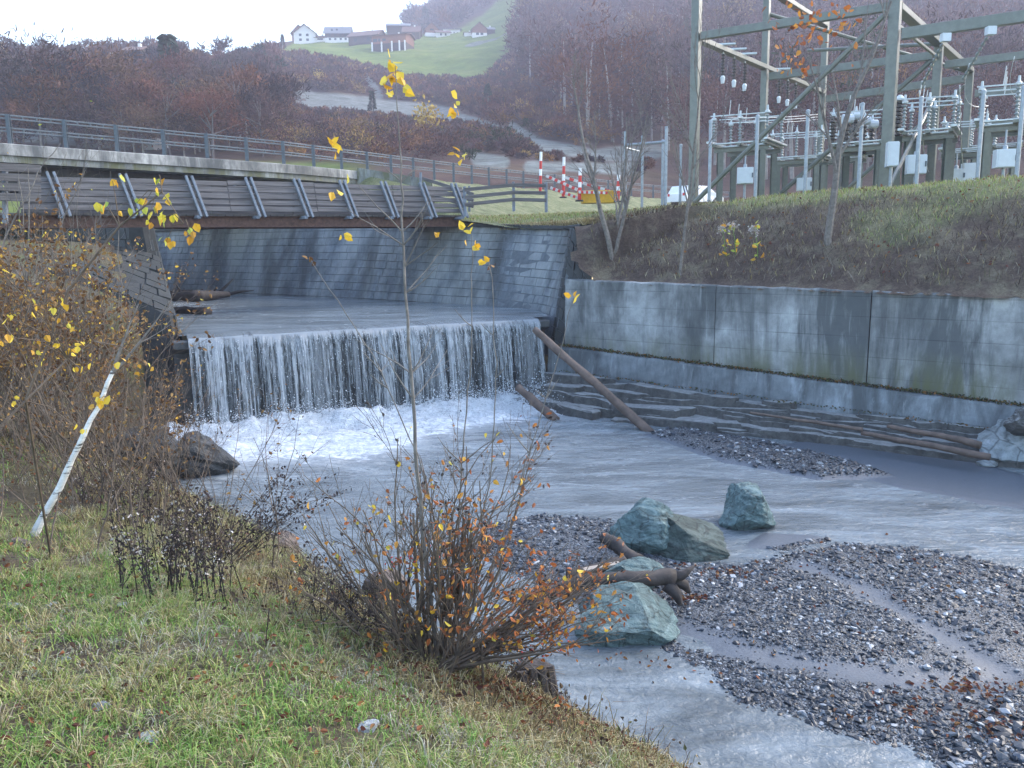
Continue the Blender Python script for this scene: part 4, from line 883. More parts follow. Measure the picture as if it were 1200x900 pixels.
brace(gp(0.03, -0.02, 6.1), gp(0.97, -0.02, ZB-.3), .16); brace(gp(0.03, 0.5, 6.1), gp(0.97, 0.5, ZB-.6), .18); brace(gp(0.03, 1.06, 6.0), gp(0.97, 1.02, ZB-.6), .18)
brace(gp(0, 0.5, 14.2), gp(0.99, 0.98, ZB-.1), .15); brace(gp(0, 0.9, 13.6), gp(0.98, .55, ZB+.1), .14); brace(gp(0.0, 0.3, ZT+.1), gp(0.35, 0.1, ZT), .18)
brace(gp(1, 0.02, 6.2), gp(1, 0.48, 10.0), .12)

# insulators
def insul(mb, a, b, r, n=7, m=0):
    a, b = np.array(a, float), np.array(b, float); ts = []; rr = []
    for k in range(n):
        for t, q in ((0.08, .45), (.35, 1.0), (.5, 1.0), (.75, .45)): ts.append((k+t)/n); rr.append(r*q)
    mb.tube([a+(b-a)*t for t in ts], rr, 8, m)
def hang(name, loc, lab, grp, big=1.0):
    t = thing(name, lab, 'insulator', loc, grp); L = np.array(loc)
    g = MB(); g.bar(L+[-.45*big, 0, .22], L+[.45*big, 0, .24], .16, .07); g.tube([L+[0, 0, .2], L+[0, 0, -.15]], .025, 6); g.build('bracket', M['alu'], t)
    g = MB(); insul(g, L+[0, 0, -.12], L+[0, 0, -.95*big], .085); g.build('shed_stack', M['brownporc'], t)
    g = MB(); g.tube([L+[0, 0, -.93*big], L+[0, 0, -1.0*big], L+[0, 0, -1.22*big]], [.05, .1, .07], 8); g.build('clamp', M['cabinet'], t)
    return t
for k, j in enumerate((0.17, 0.25, 0.33, 0.62, 0.70, 0.78)):
    hang('hanging_insulator', gp(0, j, ZB-.1)+u1*.05, ('dark hanging insulator with white clamp in the front cluster under the left gantry beam', 'dark hanging insulator with white clamp in the rear cluster under the left gantry beam')[k > 2], 'insulators hanging from the left gantry beam')
def wire(name, pts, lab, r=0.018, mt='alu'):
    pts = np.array(pts, float); t = np.linspace(0, 1, len(pts)); tt = np.linspace(0, 1, 16); b = MB()
    P = np.stack([np.interp(tt, t, pts[:, i]) for i in range(3)], 1) if len(pts) > 3 else np.array([pts[0]*(1-s)**2+2*pts[1]*s*(1-s)+pts[2]*s*s for s in tt])
    b.tube(P, r, 5); b.build(name, M[mt], loc=P[0], label=lab, cat='power line', smooth=True)
for k, (px, py) in enumerate(((1108, 44), (1161, 36))):
    p0 = at_y(px, py, 26.6-k*.4); t = thing('strain_insulator', ('left of two slanting insulator strings below the right front gantry beam', 'right of two slanting insulator strings below the right front gantry beam')[k], 'insulator', p0, 'strain insulators')
    g = MB(); g.box(p0+[-.13, -.1, -.12], p0+[.13, .1, .12]); g.build('anchor', M['cabinet'], t)
    dv = np.array([0.55, 2.6, -1.1]); g = MB(); insul(g, p0+dv*.1, p0+dv*.9, .06, 9); g.build('shed_stack', M['porcelain'], t)
    e_ = p0+dv; wire('power_cable', [e_, e_+[1.0, 1.5, -2.2], e_+[2.5, 4, -2.4]], ('cable sagging from the left slanting insulator string to the switchgear', 'cable sagging from the right slanting insulator string to the switchgear')[k])
    wire('jumper_cable', [at_y(px+28, py+30, 30), at_y(px+10, py+90, 31), at_y(px+50, py+80, 33)], ('looped jumper cable under the left slanting insulator string', 'looped jumper cable under the right slanting insulator string')[k], 0.014)
for k in range(3): wire('bus_wire', [at_y(845, 137+k*3, 34+k*2), at_y(905, 140+k*3, 36+k*2), at_y(958, 134+k*3, 38+k*2)], ('front of three thin wires strung above the left switchgear bay', 'middle of three thin wires strung above the left switchgear bay', 'rear of three thin wires strung above the left switchgear bay')[k], 0.012)

# switchgear bays
def bay(px, yplat, Y, w, dp, ins, lab, cab=None, kind='grey', tops=True, rot=-0.55):
    c = at_y(px, yplat, Y); cs, sn = math.cos(rot), math.sin(rot); zp = c[2]
    def q(x, y, z): return np.array([c[0]+x*cs-y*sn, c[1]+x*sn+y*cs, z])
    t = thing('switchgear', lab, 'switchgear', (c[0], c[1], 5.6))
    for x in (-w*.38, w*.38):
        for y in (-dp*.4, dp*.4):
            g = MB(); g.ibeam(q(x, y, 5.4), q(x, y, zp-.05), .22, .22, .03, up=(0, 1, 0)); g.build('leg', M['gantry'], t)
    g = MB()
    for y in (-dp*.4, dp*.4): g.ibeam(q(-w/2, y, zp+.04), q(w/2, y, zp+.04), .16, .18, .02)
    for x in np.linspace(-w/2+.1, w/2-.1, 3): g.bar(q(x, -dp*.6, zp+.2), q(x, dp*.6, zp+.2), .16, .10)
    g.build('platform', M['gantry'], t)
    for x in np.linspace(-w/2+.05, w/2-.05, ins):
        for y in (-dp*.5, dp*.5):
            h = 0.95+0.15*rs.rand(); ii = MB(); a = q(x, y, zp+.26); insul(ii, a, a+UPV*h, .08 if kind == 'grey' else .16, 8)
            ii.build('insulator', M['porcelain'] if kind == 'grey' else M['brownporc'], t)
            g = MB(); g.lathe([(.06, 0), (.11, .03), (.11, .1), (.05, .14), (.04, .32)], a+UPV*h, 8); g.build('terminal', M['alu'], t)
    if tops:
        for y in (-dp*.5, 0, dp*.5):
            g = MB(); g.bar(q(-w/2-.1, y, zp+1.42), q(w/2+.1, y, zp+1.36), .045, .045); g.tube([q(-w*.2, y, zp+1.4), q(-w*.2+.05, y, zp+2.0)], .016, 6); g.build('contact_arm', M['alu'], t); g = MB(); g.bar(q(-w/2, y, zp+.27), q(w/2, y, zp+.27), .22, .05); g.build('terminal_plate', M['alu'], t)
    for x in ((-w*.5, w*.5) if kind == 'grey' else ()):
        g = MB(); g.bar(q(x, -dp*.7, zp+.32), q(x, dp*.7, zp+.32), .2, .08); g.build('tray', M['alu'], t)
    if cab:
        cx, cy, cw, chh, cY, cl = cab; k = at_y(cx, cy, cY); hw = cw/2/FPX*cY; hh = chh/2/FPX*cY
        o = thing('control_cabinet', cl, 'cabinet', (k[0], k[1], k[2]-hh), 'control cabinets'); g = MB()
        obox(g, k, (hw, -.25*hw, 0), (.05, .2, 0), (0, 0, hh)); g.build('box', M['cabinet'], o)
        g = MB(); obox(g, k+np.array([-.02, -.215, 0]), (hw*.93, -.25*hw*.93, 0), (.004, .016, 0), (0, 0, hh*.93)); d_ = g.build('door', M['cabinet'], o)
        g = MB(); obox(g, k+np.array([hw*.7, -.3, 0]), (.02, 0, 0), (0, .02, 0), (0, 0, .09)); g.build('handle', M['rail'], d_)
        g = MB(); g.tube([k-UPV*hh, np.array([k[0], k[1], 5.6])], .05, 6); g.build('stem', M['galv'], o); g = MB(); g.tube([k+UPV*hh, k+UPV*(hh+.12), k+UPV*(hh+.14), k+UPV*(hh+.6)], [.08, .07, .03, .03], 6); g.build('cable_head', M['galv'], o)
    return t
bay(876, 178, 36, 2.3, 2.4, 3, 'leftmost switchgear bay with pale insulators under the left gantry frame', (873, 206, 17, 18, 33, 'pale cabinet on a stem below the leftmost switchgear bay'))
bay(938, 192, 42, 2.4, 2.0, 3, 'lower switchgear bay left of the small tree trunk', (942, 216, 15, 14, 36, 'low pale cabinet just left of the small tree trunk'))
bay(1010, 178, 33, 1.9, 2.2, 2, 'switchgear bay with thick dark bushings left of the middle gantry column', None, 'dark')
bay(1090, 165, 31.5, 1.7, 2.2, 3, 'switchgear bay with tall pale insulators right of the middle gantry column', (1073, 193, 19, 21, 29, 'large pale cabinet right of the middle gantry column'))
bay(1130, 184, 37, 1.7, 1.8, 2, 'low switchgear bay in front of the right rear gantry column', (1120, 206, 14, 15, 33, 'left of two low pale cabinets in front of the right rear gantry column'))
bay(1190, 154, 29.0, 2.2, 2.2, 3, 'rightmost switchgear bay with white trays at the picture edge', (1177, 186, 20, 20, 26.5, 'pale cabinet on a stem below the rightmost switchgear bay'))
bay(1165, 178, 42, 2.2, 1.8, 3, 'far switchgear bay between the two right fence poles'); bay(985, 190, 46, 2.4, 1.8, 3, 'far switchgear bay seen behind the small tree')
for cx, cy, cw, chh, cY, cl in ((1134, 203, 12, 22, 34, 'right of two low pale cabinets in front of the right rear gantry column'), (1045, 181, 11, 27, 27.5, 'narrow tall cabinet fixed beside the middle gantry column')):
    k = at_y(cx, cy, cY); hw = cw/2/FPX*cY; hh = chh/2/FPX*cY; o = thing('control_cabinet', cl, 'cabinet', (k[0], k[1], k[2]-hh), 'control cabinets'); g = MB()
    obox(g, k, (hw, -.25*hw, 0), (.05, .2, 0), (0, 0, hh)); g.build('box', M['cabinet'], o); g = MB(); obox(g, k+np.array([-.02, -.215, 0]), (hw*.92, -.23*hw, 0), (.004, .016, 0), (0, 0, hh*.94)); g.build('door', M['cabinet'], o)
    g = MB(); g.tube([k-UPV*hh, np.array([k[0], k[1], 5.6])], .05, 6); g.build('stem', M['galv'], o)
# white instrument heads on the dark bay
for k, (px, py) in enumerate(((993, 132), (1003, 128), (1013, 134), (1022, 138))):
    p0 = at_y(px, py+12, 33+k*.4); t = thing('current_transformer', 'white-headed dark transformer in the row above the dark switchgear bay', 'transformer', p0-UPV*1.2, 'white-headed transformers')
    g = MB(); insul(g, p0-UPV*1.15, p0, .13, 7); g.build('bushing', M['brownporc'], t)
    g = MB(); g.tube([p0+[-.2, 0, .15], p0+[.2, 0, .15]], .17, 10); g.lathe([(.12, 0), (.16, .05), (.12, .14), (.05, .34), (.03, .5)], p0, 10); g.build('head', M['cabinet'], t)
p0 = at_y(1052, 160, 32); t = thing('voltage_transformer', 'tall dark porcelain bushing just right of the middle gantry column', 'transformer', p0)
g = MB(); insul(g, p0, p0+UPV*1.3, .16, 9); g.build('bushing', M['brownporc'], t); g = MB(); g.lathe([(.18, 0), (.2, .06), (.1, .16), (.05, .2)], p0+UPV*1.3, 10); g.build('cap', M['cabinet'], t)
g = MB(); g.ibeam(p0-UPV*3.2, p0-UPV*.0, .25, .25, .03, up=(0, 1, 0)); g.build('pedestal', M['gantry'], t)
for px, yt, Y, lb_ in ((833, 142, 29.5, 'slim galvanised pole just right of the left gantry column'), (888, 136, 28.5, 'slim galvanised pole left of the low cabinet'), (947, 130, 27.8, 'slim galvanised pole in front of the left rear gantry column'), (1011, 122, 27.0, 'slim galvanised pole left of the middle gantry column'), (1080, 115, 26.0, 'slim galvanised pole in front of the large pale cabinet'), (1153, 107, 25.0, 'slim galvanised pole right of the right rear gantry column'), (753, 160, 37, 'thin pole between the two posts of the goalpost frame'), (777, 165, 35, 'short pole tight beside the right goalpost pole'), (798, 170, 36, 'lone pole left of the left gantry column'), (817, 174, 38, 'short pole tucked behind the left gantry column'), (1200, 102, 24.2, 'slim galvanised pole at the right picture edge')):
    tp = at_y(px, yt, Y); t = thing('metal_pole', lb_, 'pole', (tp[0], tp[1], 5.5), 'galvanised poles'); g = MB(); g.tube([(tp[0], tp[1], 5.3), tp], .06, 8); g.build('shaft', M['galv'], t)
    g = MB(); g.lathe([(.075, -.06), (.075, .02), (.03, .05)], tp, 8); g.build('cap', M['galv'], t)
a, b = at_y(733, 170, 34), at_y(781, 166, 33); gf = thing('goalpost_frame', 'bare galvanised goalpost frame of two poles and a level bar beyond the embankment', 'frame', ((a[0]+b[0])/2, (a[1]+b[1])/2, 5.5))
for p0, px, yt, Y in ((a, 733, 154, 34), (b, 781, 148, 33)): tp = at_y(px, yt, Y); g = MB(); g.tube([(tp[0], tp[1], 5.3), tp], .065, 8); g.build('post', M['galv'], gf)
g = MB(); g.tube([a, b], .055, 7); g.build('cross_bar', M['galv'], gf); g = MB(); g.tube([a+UPV*-.12, (a+b)/2+UPV*-.2+[0, 1.2, 0]], .045, 6); g.build('brace', M['galv'], gf)
# ------------------------------------------------------------------ far hillsides
HP = np.array([-700, -400, 0, 150, 300, 350, 420, 520, 600, 700, 800, 1000, 1200, 1700, 2300], float)
HY = np.array([48, 75, 110, 160, 220, 290, 370, 460, 600, 800, 1050], float)
HT = np.array([
 [275, 238, 205, 160, 120, 105, 105, 110, 120, 130, 140],
 [275, 235, 200, 152, 110, 95, 100, 110, 120, 130, 140],
 [275, 232, 195, 150, 108, 92, 92, 105, 118, 130, 140],
 [275, 230, 195, 150, 112, 90, 86, 100, 115, 125, 135],
 [275, 226, 192, 160, 128, 94, 62, 58, 80, 100, 120],
 [275, 225, 192, 160, 130, 98, 60, 48, 60, 90, 110],
 [275, 222, 190, 162, 133, 102, 70, 48, 46, 60, 80],
 [275, 218, 190, 165, 140, 112, 84, 46, 36, 20, 30],
 [275, 215, 185, 158, 130, 104, 76, 40, 5, -40, -60],
 [275, 222, 192, 165, 138, 102, 58, 5, -50, -105, -140],
 [275, 245, 208, 168, 120, 75, 25, -25, -80, -135, -170],
 [275, 248, 212, 165, 115, 65, 10, -40, -90, -145, -180],
 [275, 245, 208, 160, 110, 60, 10, -35, -80, -125, -160],
 [275, 230, 190, 150, 105, 55, 5, -40, -80, -120, -150],
 [275, 230, 190, 150, 105, 55, 5, -40, -80, -120, -150]], float)
def hill_z(x, y):
    x = np.asarray(x, float); y = np.asarray(y, float); px = np.clip(600+960*x/np.maximum(y, 1), -699, 2299); yy = np.clip(y, 48, 1049)
    def cub(t): return t
    i = np.clip(np.searchsorted(HP, px, side='right')-1, 0, len(HP)-2); u = (px-HP[i])/(HP[i+1]-HP[i])
    j = np.clip(np.searchsorted(HY, yy, side='right')-1, 0, len(HY)-2); v = (yy-HY[j])/(HY[j+1]-HY[j])
    py = (HT[i, j]*(1-u)+HT[i+1, j]*u)*(1-v)+(HT[i, j+1]*(1-u)+HT[i+1, j+1]*u)*v
    k = (px-600)/960; w = (450-py)/960
    dz = CF[2]+CR[2]*k+CU[2]*w; dy = CF[1]+CR[1]*k+CU[1]*w
    am = sm(60, 200, y)*np.clip(y/250, 0.3, 2.0)
    return 4.6+dz/dy*y + am*(2.6*fbm(x, y, 0.02, 4, 4))
def to_px(x, y, z):
    q = np.stack([np.asarray(x)-EYE[0], np.asarray(y)-EYE[1], np.asarray(z)-EYE[2]], -1); w = q@CF
    return 600+FPX*(q@CR)/w, 450-FPX*(q@CU)/w
MEADOW = [(312, 66), (330, 56), (352, 44), (380, 40), (606, 36), (602, 60), (588, 72), (572, 90), (545, 94), (480, 88), (430, 76), (385, 68), (345, 62)]
MEADOW2 = [(528, 40), (565, 18), (596, -12), (622, -12), (612, 20), (606, 44)]
SCARS = [([(352, 116), (400, 120), (440, 124), (490, 130), (530, 134)], 9.5), ([(520, 134), (555, 142), (590, 152)], 5), ([(600, 150), (640, 172), (700, 182), (770, 178)], 8), ([(560, 186), (590, 190)], 8), ([(620, 196), (680, 196), (740, 198)], 7), ([(430, 92), (445, 112)], 5), ([(545, 54), (580, 46), (604, 34)], 2.0), ([(150, 171), (40, 160), (-60, 156)], 6)]
def cover(x, y, z):
    px, py = to_px(x, y, z); a_, b_ = covpx(px, py, y); return a_, b_, px, py
def covpx(px, py, y):
    j = 9*fbm(px, py, 0.03, 3, 2)
    d1 = np.maximum(np.where(in_poly(px, py, MEADOW), 1, -1)*d_poly(px, py, MEADOW+MEADOW[:1])[0], np.where(in_poly(px, py, MEADOW2), 1, -1)*d_poly(px, py, MEADOW2+MEADOW2[:1])[0])
    md = sm(-1.5, 2.5, d1+0.3*j)*(y > 230); sc = np.zeros(np.shape(px))
    lowf = sm(185, 195, py)*sm(460, 380, px)*(y < 140)*0.8
    for pl, w in SCARS: sc = np.maximum(sc, sm(w*1.25, w*0.7, d_poly(px, py, pl)[0]+0.35*j))
    return np.maximum(md, lowf), sc
def m_hill():
    m, nt, b = mat('hillside_cover'); v = coords(nt); a = nt.nodes.new('ShaderNodeVertexColor'); a.layer_name = 'tint'
    s = nt.nodes.new('ShaderNodeSeparateColor'); nt.links.new(a.outputs['Color'], s.inputs[0])
    n1 = noise(nt, v, 0.05, 6, 0.65); n2 = noise(nt, v, 0.3, 7, 0.75)
    c = ramp(nt, n1, [(0.3, (0.045, 0.032, 0.028)), (0.5, (0.085, 0.052, 0.042)), (0.7, (0.10, 0.075, 0.045))])
    g = ramp(nt, n1, [(0.3, (0.08, 0.125, 0.025)), (0.5, (0.125, 0.175, 0.035)), (0.7, (0.18, 0.20, 0.05))])
    r = ramp(nt, n2, [(0.3, (0.10, 0.112, 0.10)), (0.7, (0.20, 0.215, 0.205))])
    c = mix(nt, mix(nt, c, g, s.outputs[0]), r, s.outputs[1])
    c = mix(nt, c, ramp(nt, n2, [(0.3, 0.65), (0.7, 1.25)]), 0.8, 'MULTIPLY')
    nt.links.new(c, b.inputs['Base Color']); b.inputs['Roughness'].default_value = 0.95; b.inputs['Specular IOR Level'].default_value = 0.1
    bump(nt, b, n2, 0.8, 1.0); return m
M['hill'] = m_hill()
av = np.concatenate([np.linspace(-1.35, -0.32, 110)[:-1], np.linspace(-0.32, 0.25, 230)[:-1], np.linspace(0.25, 1.75, 170)]); dv_ = np.concatenate([np.linspace(48, 130, 50)[:-1], np.linspace(130, 480, 190)[:-1], np.linspace(480, 1050, 70)])
Y_, A2 = np.meshgrid(dv_, av, indexing='ij'); X_ = A2*Y_; Z_ = hill_z(X_, Y_)
md, sc_, _, _ = cover(X_.ravel(), Y_.ravel(), Z_.ravel())
hm_ = MB(); hm_.grid(np.stack([X_, Y_, Z_], -1)[:, ::-1], tint=np.stack([md.reshape(X_.shape)[:, ::-1].ravel(), sc_.reshape(X_.shape)[:, ::-1].ravel(), 0*md], -1)); hm_.build('hillside_terrain', M['hill'], smooth=True, kind='structure', tint=True)

# forest: bare November crowns of twig sprays
def m_twig(name):
    m, nt, b = mat(name); a = nt.nodes.new('ShaderNodeVertexColor'); a.layer_name = 'tint'; g = nt.nodes.new('ShaderNodeNewGeometry')
    c = mix(nt, a.outputs['Color'], ramp(nt, g.outputs['Random Per Island'], [(0, 0.75), (1, 1.25)]), 1.0, 'MULTIPLY')
    nt.links.new(c, b.inputs['Base Color']); b.inputs['Roughness'].default_value = 0.9; b.inputs['Specular IOR Level'].default_value = 0.05; return m
M['twig'] = m_twig('bare_twigs'); M['bark_far'] = plain('pale_far_bark', (0.24, 0.22, 0.205), 0.9, 0.3, 1.5, 0)
def crown(mb, base, H, Wd, tint, nf, R, lo=0.28, m=0, sz=1.0, Y=None):
    n = nf; u = R.rand(n); th = R.rand(n)*2*PI
    nb = 11; cb = R.normal(size=(nb, 3))*[Wd*.25, Wd*.25, H*.14]+[0, 0, H*.66]; k = R.randint(nb, size=n)
    p = cb[k]+R.normal(size=(n, 3))*[Wd*.115, Wd*.115, H*.075]; p[:, 2] = np.clip(p[:, 2], H*lo, H*1.02)
    d = p-[0, 0, H*.35]; d /= np.linalg.norm(d, axis=1, keepdims=True); d += R.normal(size=(n, 3))*.9; d[:, 2] += .15; d /= np.linalg.norm(d, axis=1, keepdims=True)
    L = (0.05+0.06*R.rand(n))[:, None]*H*sz if Y is None else (0.5+R.rand(n))[:, None]*min(max(Y*.0043, .5), 3.2)*sz; w = np.cross(d, R.normal(size=(n, 3))); w /= np.linalg.norm(w, axis=1, keepdims=True)
    P = np.stack([p-w*L*.13, p+w*L*.13, p+d*L+w*L*.08, p+d*L*1.05-w*L*.06], 1)+base
    tn = np.repeat(tint[None]*(0.8+0.4*R.rand(n))[:, None], 4, 0)
    mb.add(P.reshape(-1, 3), np.arange(n*4).reshape(-1, 4), m, tn)
def trunk(mb, base, H, r, R, m=0, tint=None):
    l = R.normal(size=2)*.03*H; mb.tube([base-[0, 0, 1], base+[l[0]*.4, l[1]*.4, H*.4], base+[l[0], l[1], H*.85]], [r, r*.7, r*.15], 4, m, tint, cap=False)
RED = np.array([[0.11, 0.052, 0.042], [0.09, 0.048, 0.043], [0.072, 0.046, 0.044], [0.13, 0.06, 0.038], [0.06, 0.043, 0.046], [0.095, 0.052, 0.05], [0.08, 0.056, 0.05]])
ORG = np.array([[0.22, 0.115, 0.04], [0.17, 0.08, 0.035], [0.25, 0.16, 0.06]]); GRN = np.array([[0.03, 0.045, 0.025], [0.05, 0.06, 0.03]])
def pick(R, shrub=False, gy=None):
    t = R.rand()
    if t < (0.16 if shrub else 0.05): return ORG[R.randint(3)]*(1 if shrub else .8)
    if t < (0.20 if shrub else 0.085): return GRN[R.randint(2)]
    return RED[R.randint(len(RED))]*(1.1 if shrub else 1.0)
R = np.random.RandomState(5)
def forest(name, n, arange, yrange, filt, Hr, per, shrub=False, nf=90, minpx=0):
    mb = MB(); a = arange[0]+(arange[1]-arange[0])*R.rand(n); y = np.sqrt(yrange[0]**2+(yrange[1]**2-yrange[0]**2)*R.rand(n)); x = a*y; z = hill_z(x, y); md, sc, px, py = cover(x, y, z)
    ok = filt(px, py, y) & (md < .3) & (sc < .3)
    HH = Hr[0]+(Hr[1]-Hr[0])*R.rand(n)**1.3; tops = np.zeros(n)
    for f_ in (.3, .65, 1.0): m1, s1 = covpx(px, py-f_*HH/y*960, np.full(n, 400.)); tops = np.maximum(tops, np.maximum(m1*(py-f_*HH/y*960 < 100), s1*(px < 780)*(px > 330)))
    if shrub: HH = np.where(tops > .3, np.minimum(HH, .9), HH)
    else: ok &= (tops < .3) | (px > 600)
    clump = fbm(x, y, 0.03, 3, 9)
    for i in np.nonzero(ok)[0]:
        H = HH[i]; t = pick(R, shrub)*(1+0.3*clump[i])*(.7+.6*R.rand()); k = int(nf*np.clip((170/y[i])**1.3, 0.22, 1.6)); b = np.array([x[i], y[i], z[i]-.3])
        crown(mb, b, H, H*(0.62+.25*R.rand())*(1.5 if shrub else 1), t, k, R, 0.05 if shrub else .22, sz=0.75 if shrub else 1, Y=y[i])
        if not shrub and y[i] < 420: trunk(mb, b, H, .017*H+.02, R, 1, np.ones(3))
    print(name, ok.sum(), mb.n); mb.build(name, [M['twig'], M['bark_far']], kind='stuff', tint=True)
forest('left_hill_forest', 800, (-0.95, -0.25), (118, 330), lambda px, py, y: (px < 322) & (py < 186) & (py > 84), (7, 12), 1, nf=1700)
forest('right_hill_forest', 8500, (-0.02, 1.55), (105, 950), lambda px, py, y: (px > 596+np.clip(170-py, -20, 100)*0.0+np.clip(py-70, 0, 130)*0.75) & (py < 222) & (py > -330), (12, 21), 1, nf=850)
forest('ridge_wood', 500, (-0.16, 0.03), (440, 900), lambda px, py, y: (px > 478) & (py < 45), (9, 16), 1, nf=500)
forest('hillside_shrubs', 9000, (-0.32, 0.22), (105, 470), lambda px, py, y: (px > 300) & (px < 760) & (py > 62) & (py < 206), (1.6, 5.2), 1, True, nf=130)
# single trees that stand out on the crest, each its own thing
protos = []; M['bark_mid'] = plain('dull_far_bark', (0.11, 0.095, 0.09), 0.9, 0.3, 1.5, 0)
for k in range(4):
    t = thing('crest_tree', 'x', 'tree'); mb = MB(); crown(mb, np.zeros(3), 16, 12+2*k, np.array([[0.15, 0.06, 0.042], [0.085, 0.05, 0.046], [0.055, 0.042, 0.046], [0.13, 0.075, 0.05]])[k], 3200, R, .2, Y=130); mb.build('crown', M['twig'], t, tint=True)
    mb = MB(); trunk(mb, np.zeros(3), 16, .3, R)
    for _ in range(9):
        z0 = 4+7*R.rand(); e = R.normal(size=3)*[3, 3, 0]+[0, 0, z0+4]; mb.tube([[0, 0, z0], e*.5+[0, 0, z0*.5], e], [.14, .09, .03], 4)
    mb.build('trunk', M['bark_mid'], t); protos.append(t)
crest = [(12, 132, 12), (36, 128, 16.5), (60, 126, 17.5), (84, 128, 17), (103, 131, 14.5), (122, 140, 8), (158, 165, 12), (205, 180, 13), (216, 176, 14), (236, 182, 14), (258, 185, 13), (282, 190, 11), (298, 200, 10), (312, 215, 8)]
CR_N = len(crest); rq = np.random.RandomState(8)
for _ in range(26): crest.append((10+310*rq.rand(), 116+48*rq.rand(), 8+4.5*rq.rand()))
for i, (px, Y, H) in enumerate(crest):
    x = X_at(px, Y); o = protos[i % 4] if i < 4 else dup(protos[i % 4]); o.location = (x, Y, float(hill_z(x, Y))-.4); o.rotation_euler = (0, 0, R.rand()*6); s_ = H/16; o.scale = (s_, s_, s_)
    o['label'] = 'bare reddish brown tree in the tall clump at the left end of the hill crest' if i < 6 else 'bare brown tree on the hill crest between the left clump and the village meadow' if i < CR_N else 'bare rounded tree on the wooded slope right above the road bridge railing'; o['group'] = 'bare trees on the slope above the bridge' if i >= CR_N else 'bare trees on the hill crest'
    o['_o'] = list(o.location)
# conifers near the village
def conifer(px, Y, H, lab):
    x = X_at(px, Y); b = np.array([x, Y, float(hill_z(x, Y))]); t = thing('conifer', lab, 'tree', b); mb = MB(); n = int(260)
    u = R.rand(n)**.7; th = R.rand(n)*2*PI; r = (1-u)*H*.2*(0.3+.7*R.rand(n)); p = np.stack([r*np.cos(th), r*np.sin(th), H*(.1+.9*u)], 1)+b
    d = np.stack([np.cos(th), np.sin(th), -0.35+0*th], 1); mb.leaves(p, H*.11, dirs=d*2, aspect=.7); mb.build('crown', M['needles'], t); mb = MB(); trunk(mb, b, H, .2, R); mb.build('trunk', M['bark_far'], t)
M['needles'] = islands('needles', [(0.02, 0.035, 0.02), (0.03, 0.05, 0.028), (0.025, 0.04, 0.03)], 0.9)
conifer(215, 178, 17, 'dark conifer standing among bare trees on the hill crest'); conifer(507, 640, 18, 'dark conifer on the skyline right of the village'); conifer(575, 215, 7, 'small dark conifer by the gravel track on the slope'); conifer(443, 215, 6, 'small dark conifer just below the grey gravel scar'); conifer(345, 400, 7, 'rounded dark conifer left of the white gabled house')
M['yellowleaf_far'] = islands('yellow_far_leaves', [(0.45, 0.30, 0.05), (0.38, 0.25, 0.05), (0.5, 0.36, 0.08)], 0.8)
for px, Y, H, lab in ((384, 275, 5, 'small yellow-leaved tree alone in the reddish scrub below the village'), (312, 300, 9, 'orange-yellow tree at the left tip of the village meadow'), (216, 80, 2.4, 'yellow bush beside the small white van beyond the railing'), (505, 150, 7, 'pale orange bush in the scrub above the railing')):
    x = X_at(px, Y); b = np.array([x, Y, float(hill_z(x, Y))]); t = thing('yellow_tree', lab, 'tree', b); mb = MB(); p = R.normal(size=(330, 3))*[H*.16, H*.16, H*.2]+[0, 0, H*.62]+b; mb.leaves(p, H*.09); mb.build('crown', M['yellowleaf_far'], t); mb = MB(); trunk(mb, b, H, .05*H*.5, R); mb.build('trunk', M['bark_far'], t)
# felled trunks on the clearing
for k, (x0, y0, x1, y1) in enumerate(((582, 88, 592, 98), (588, 98, 622, 122), (618, 112, 648, 130), (630, 122, 655, 126), (655, 132, 676, 134))):
    def gp_(px, py):
        ys_ = np.linspace(110, 420, 300); zz = hill_z((px-600)/960*ys_, ys_); _, pyy = to_px((px-600)/960*ys_, ys_, zz); i = np.argmin(abs(pyy-py)); return np.array([(px-600)/960*ys_[i], ys_[i], zz[i]+.5])
    b = MB(); b.tube([gp_(x0, y0), gp_(x1, y1)], [.22, .3], 6); b.build('felled_trunk', M['drift_pale'], loc=gp_(x0, y0), label='pale felled trunk lying on the cleared slope below the right hillside wood', cat='log', group='felled trunks on the cleared slope')

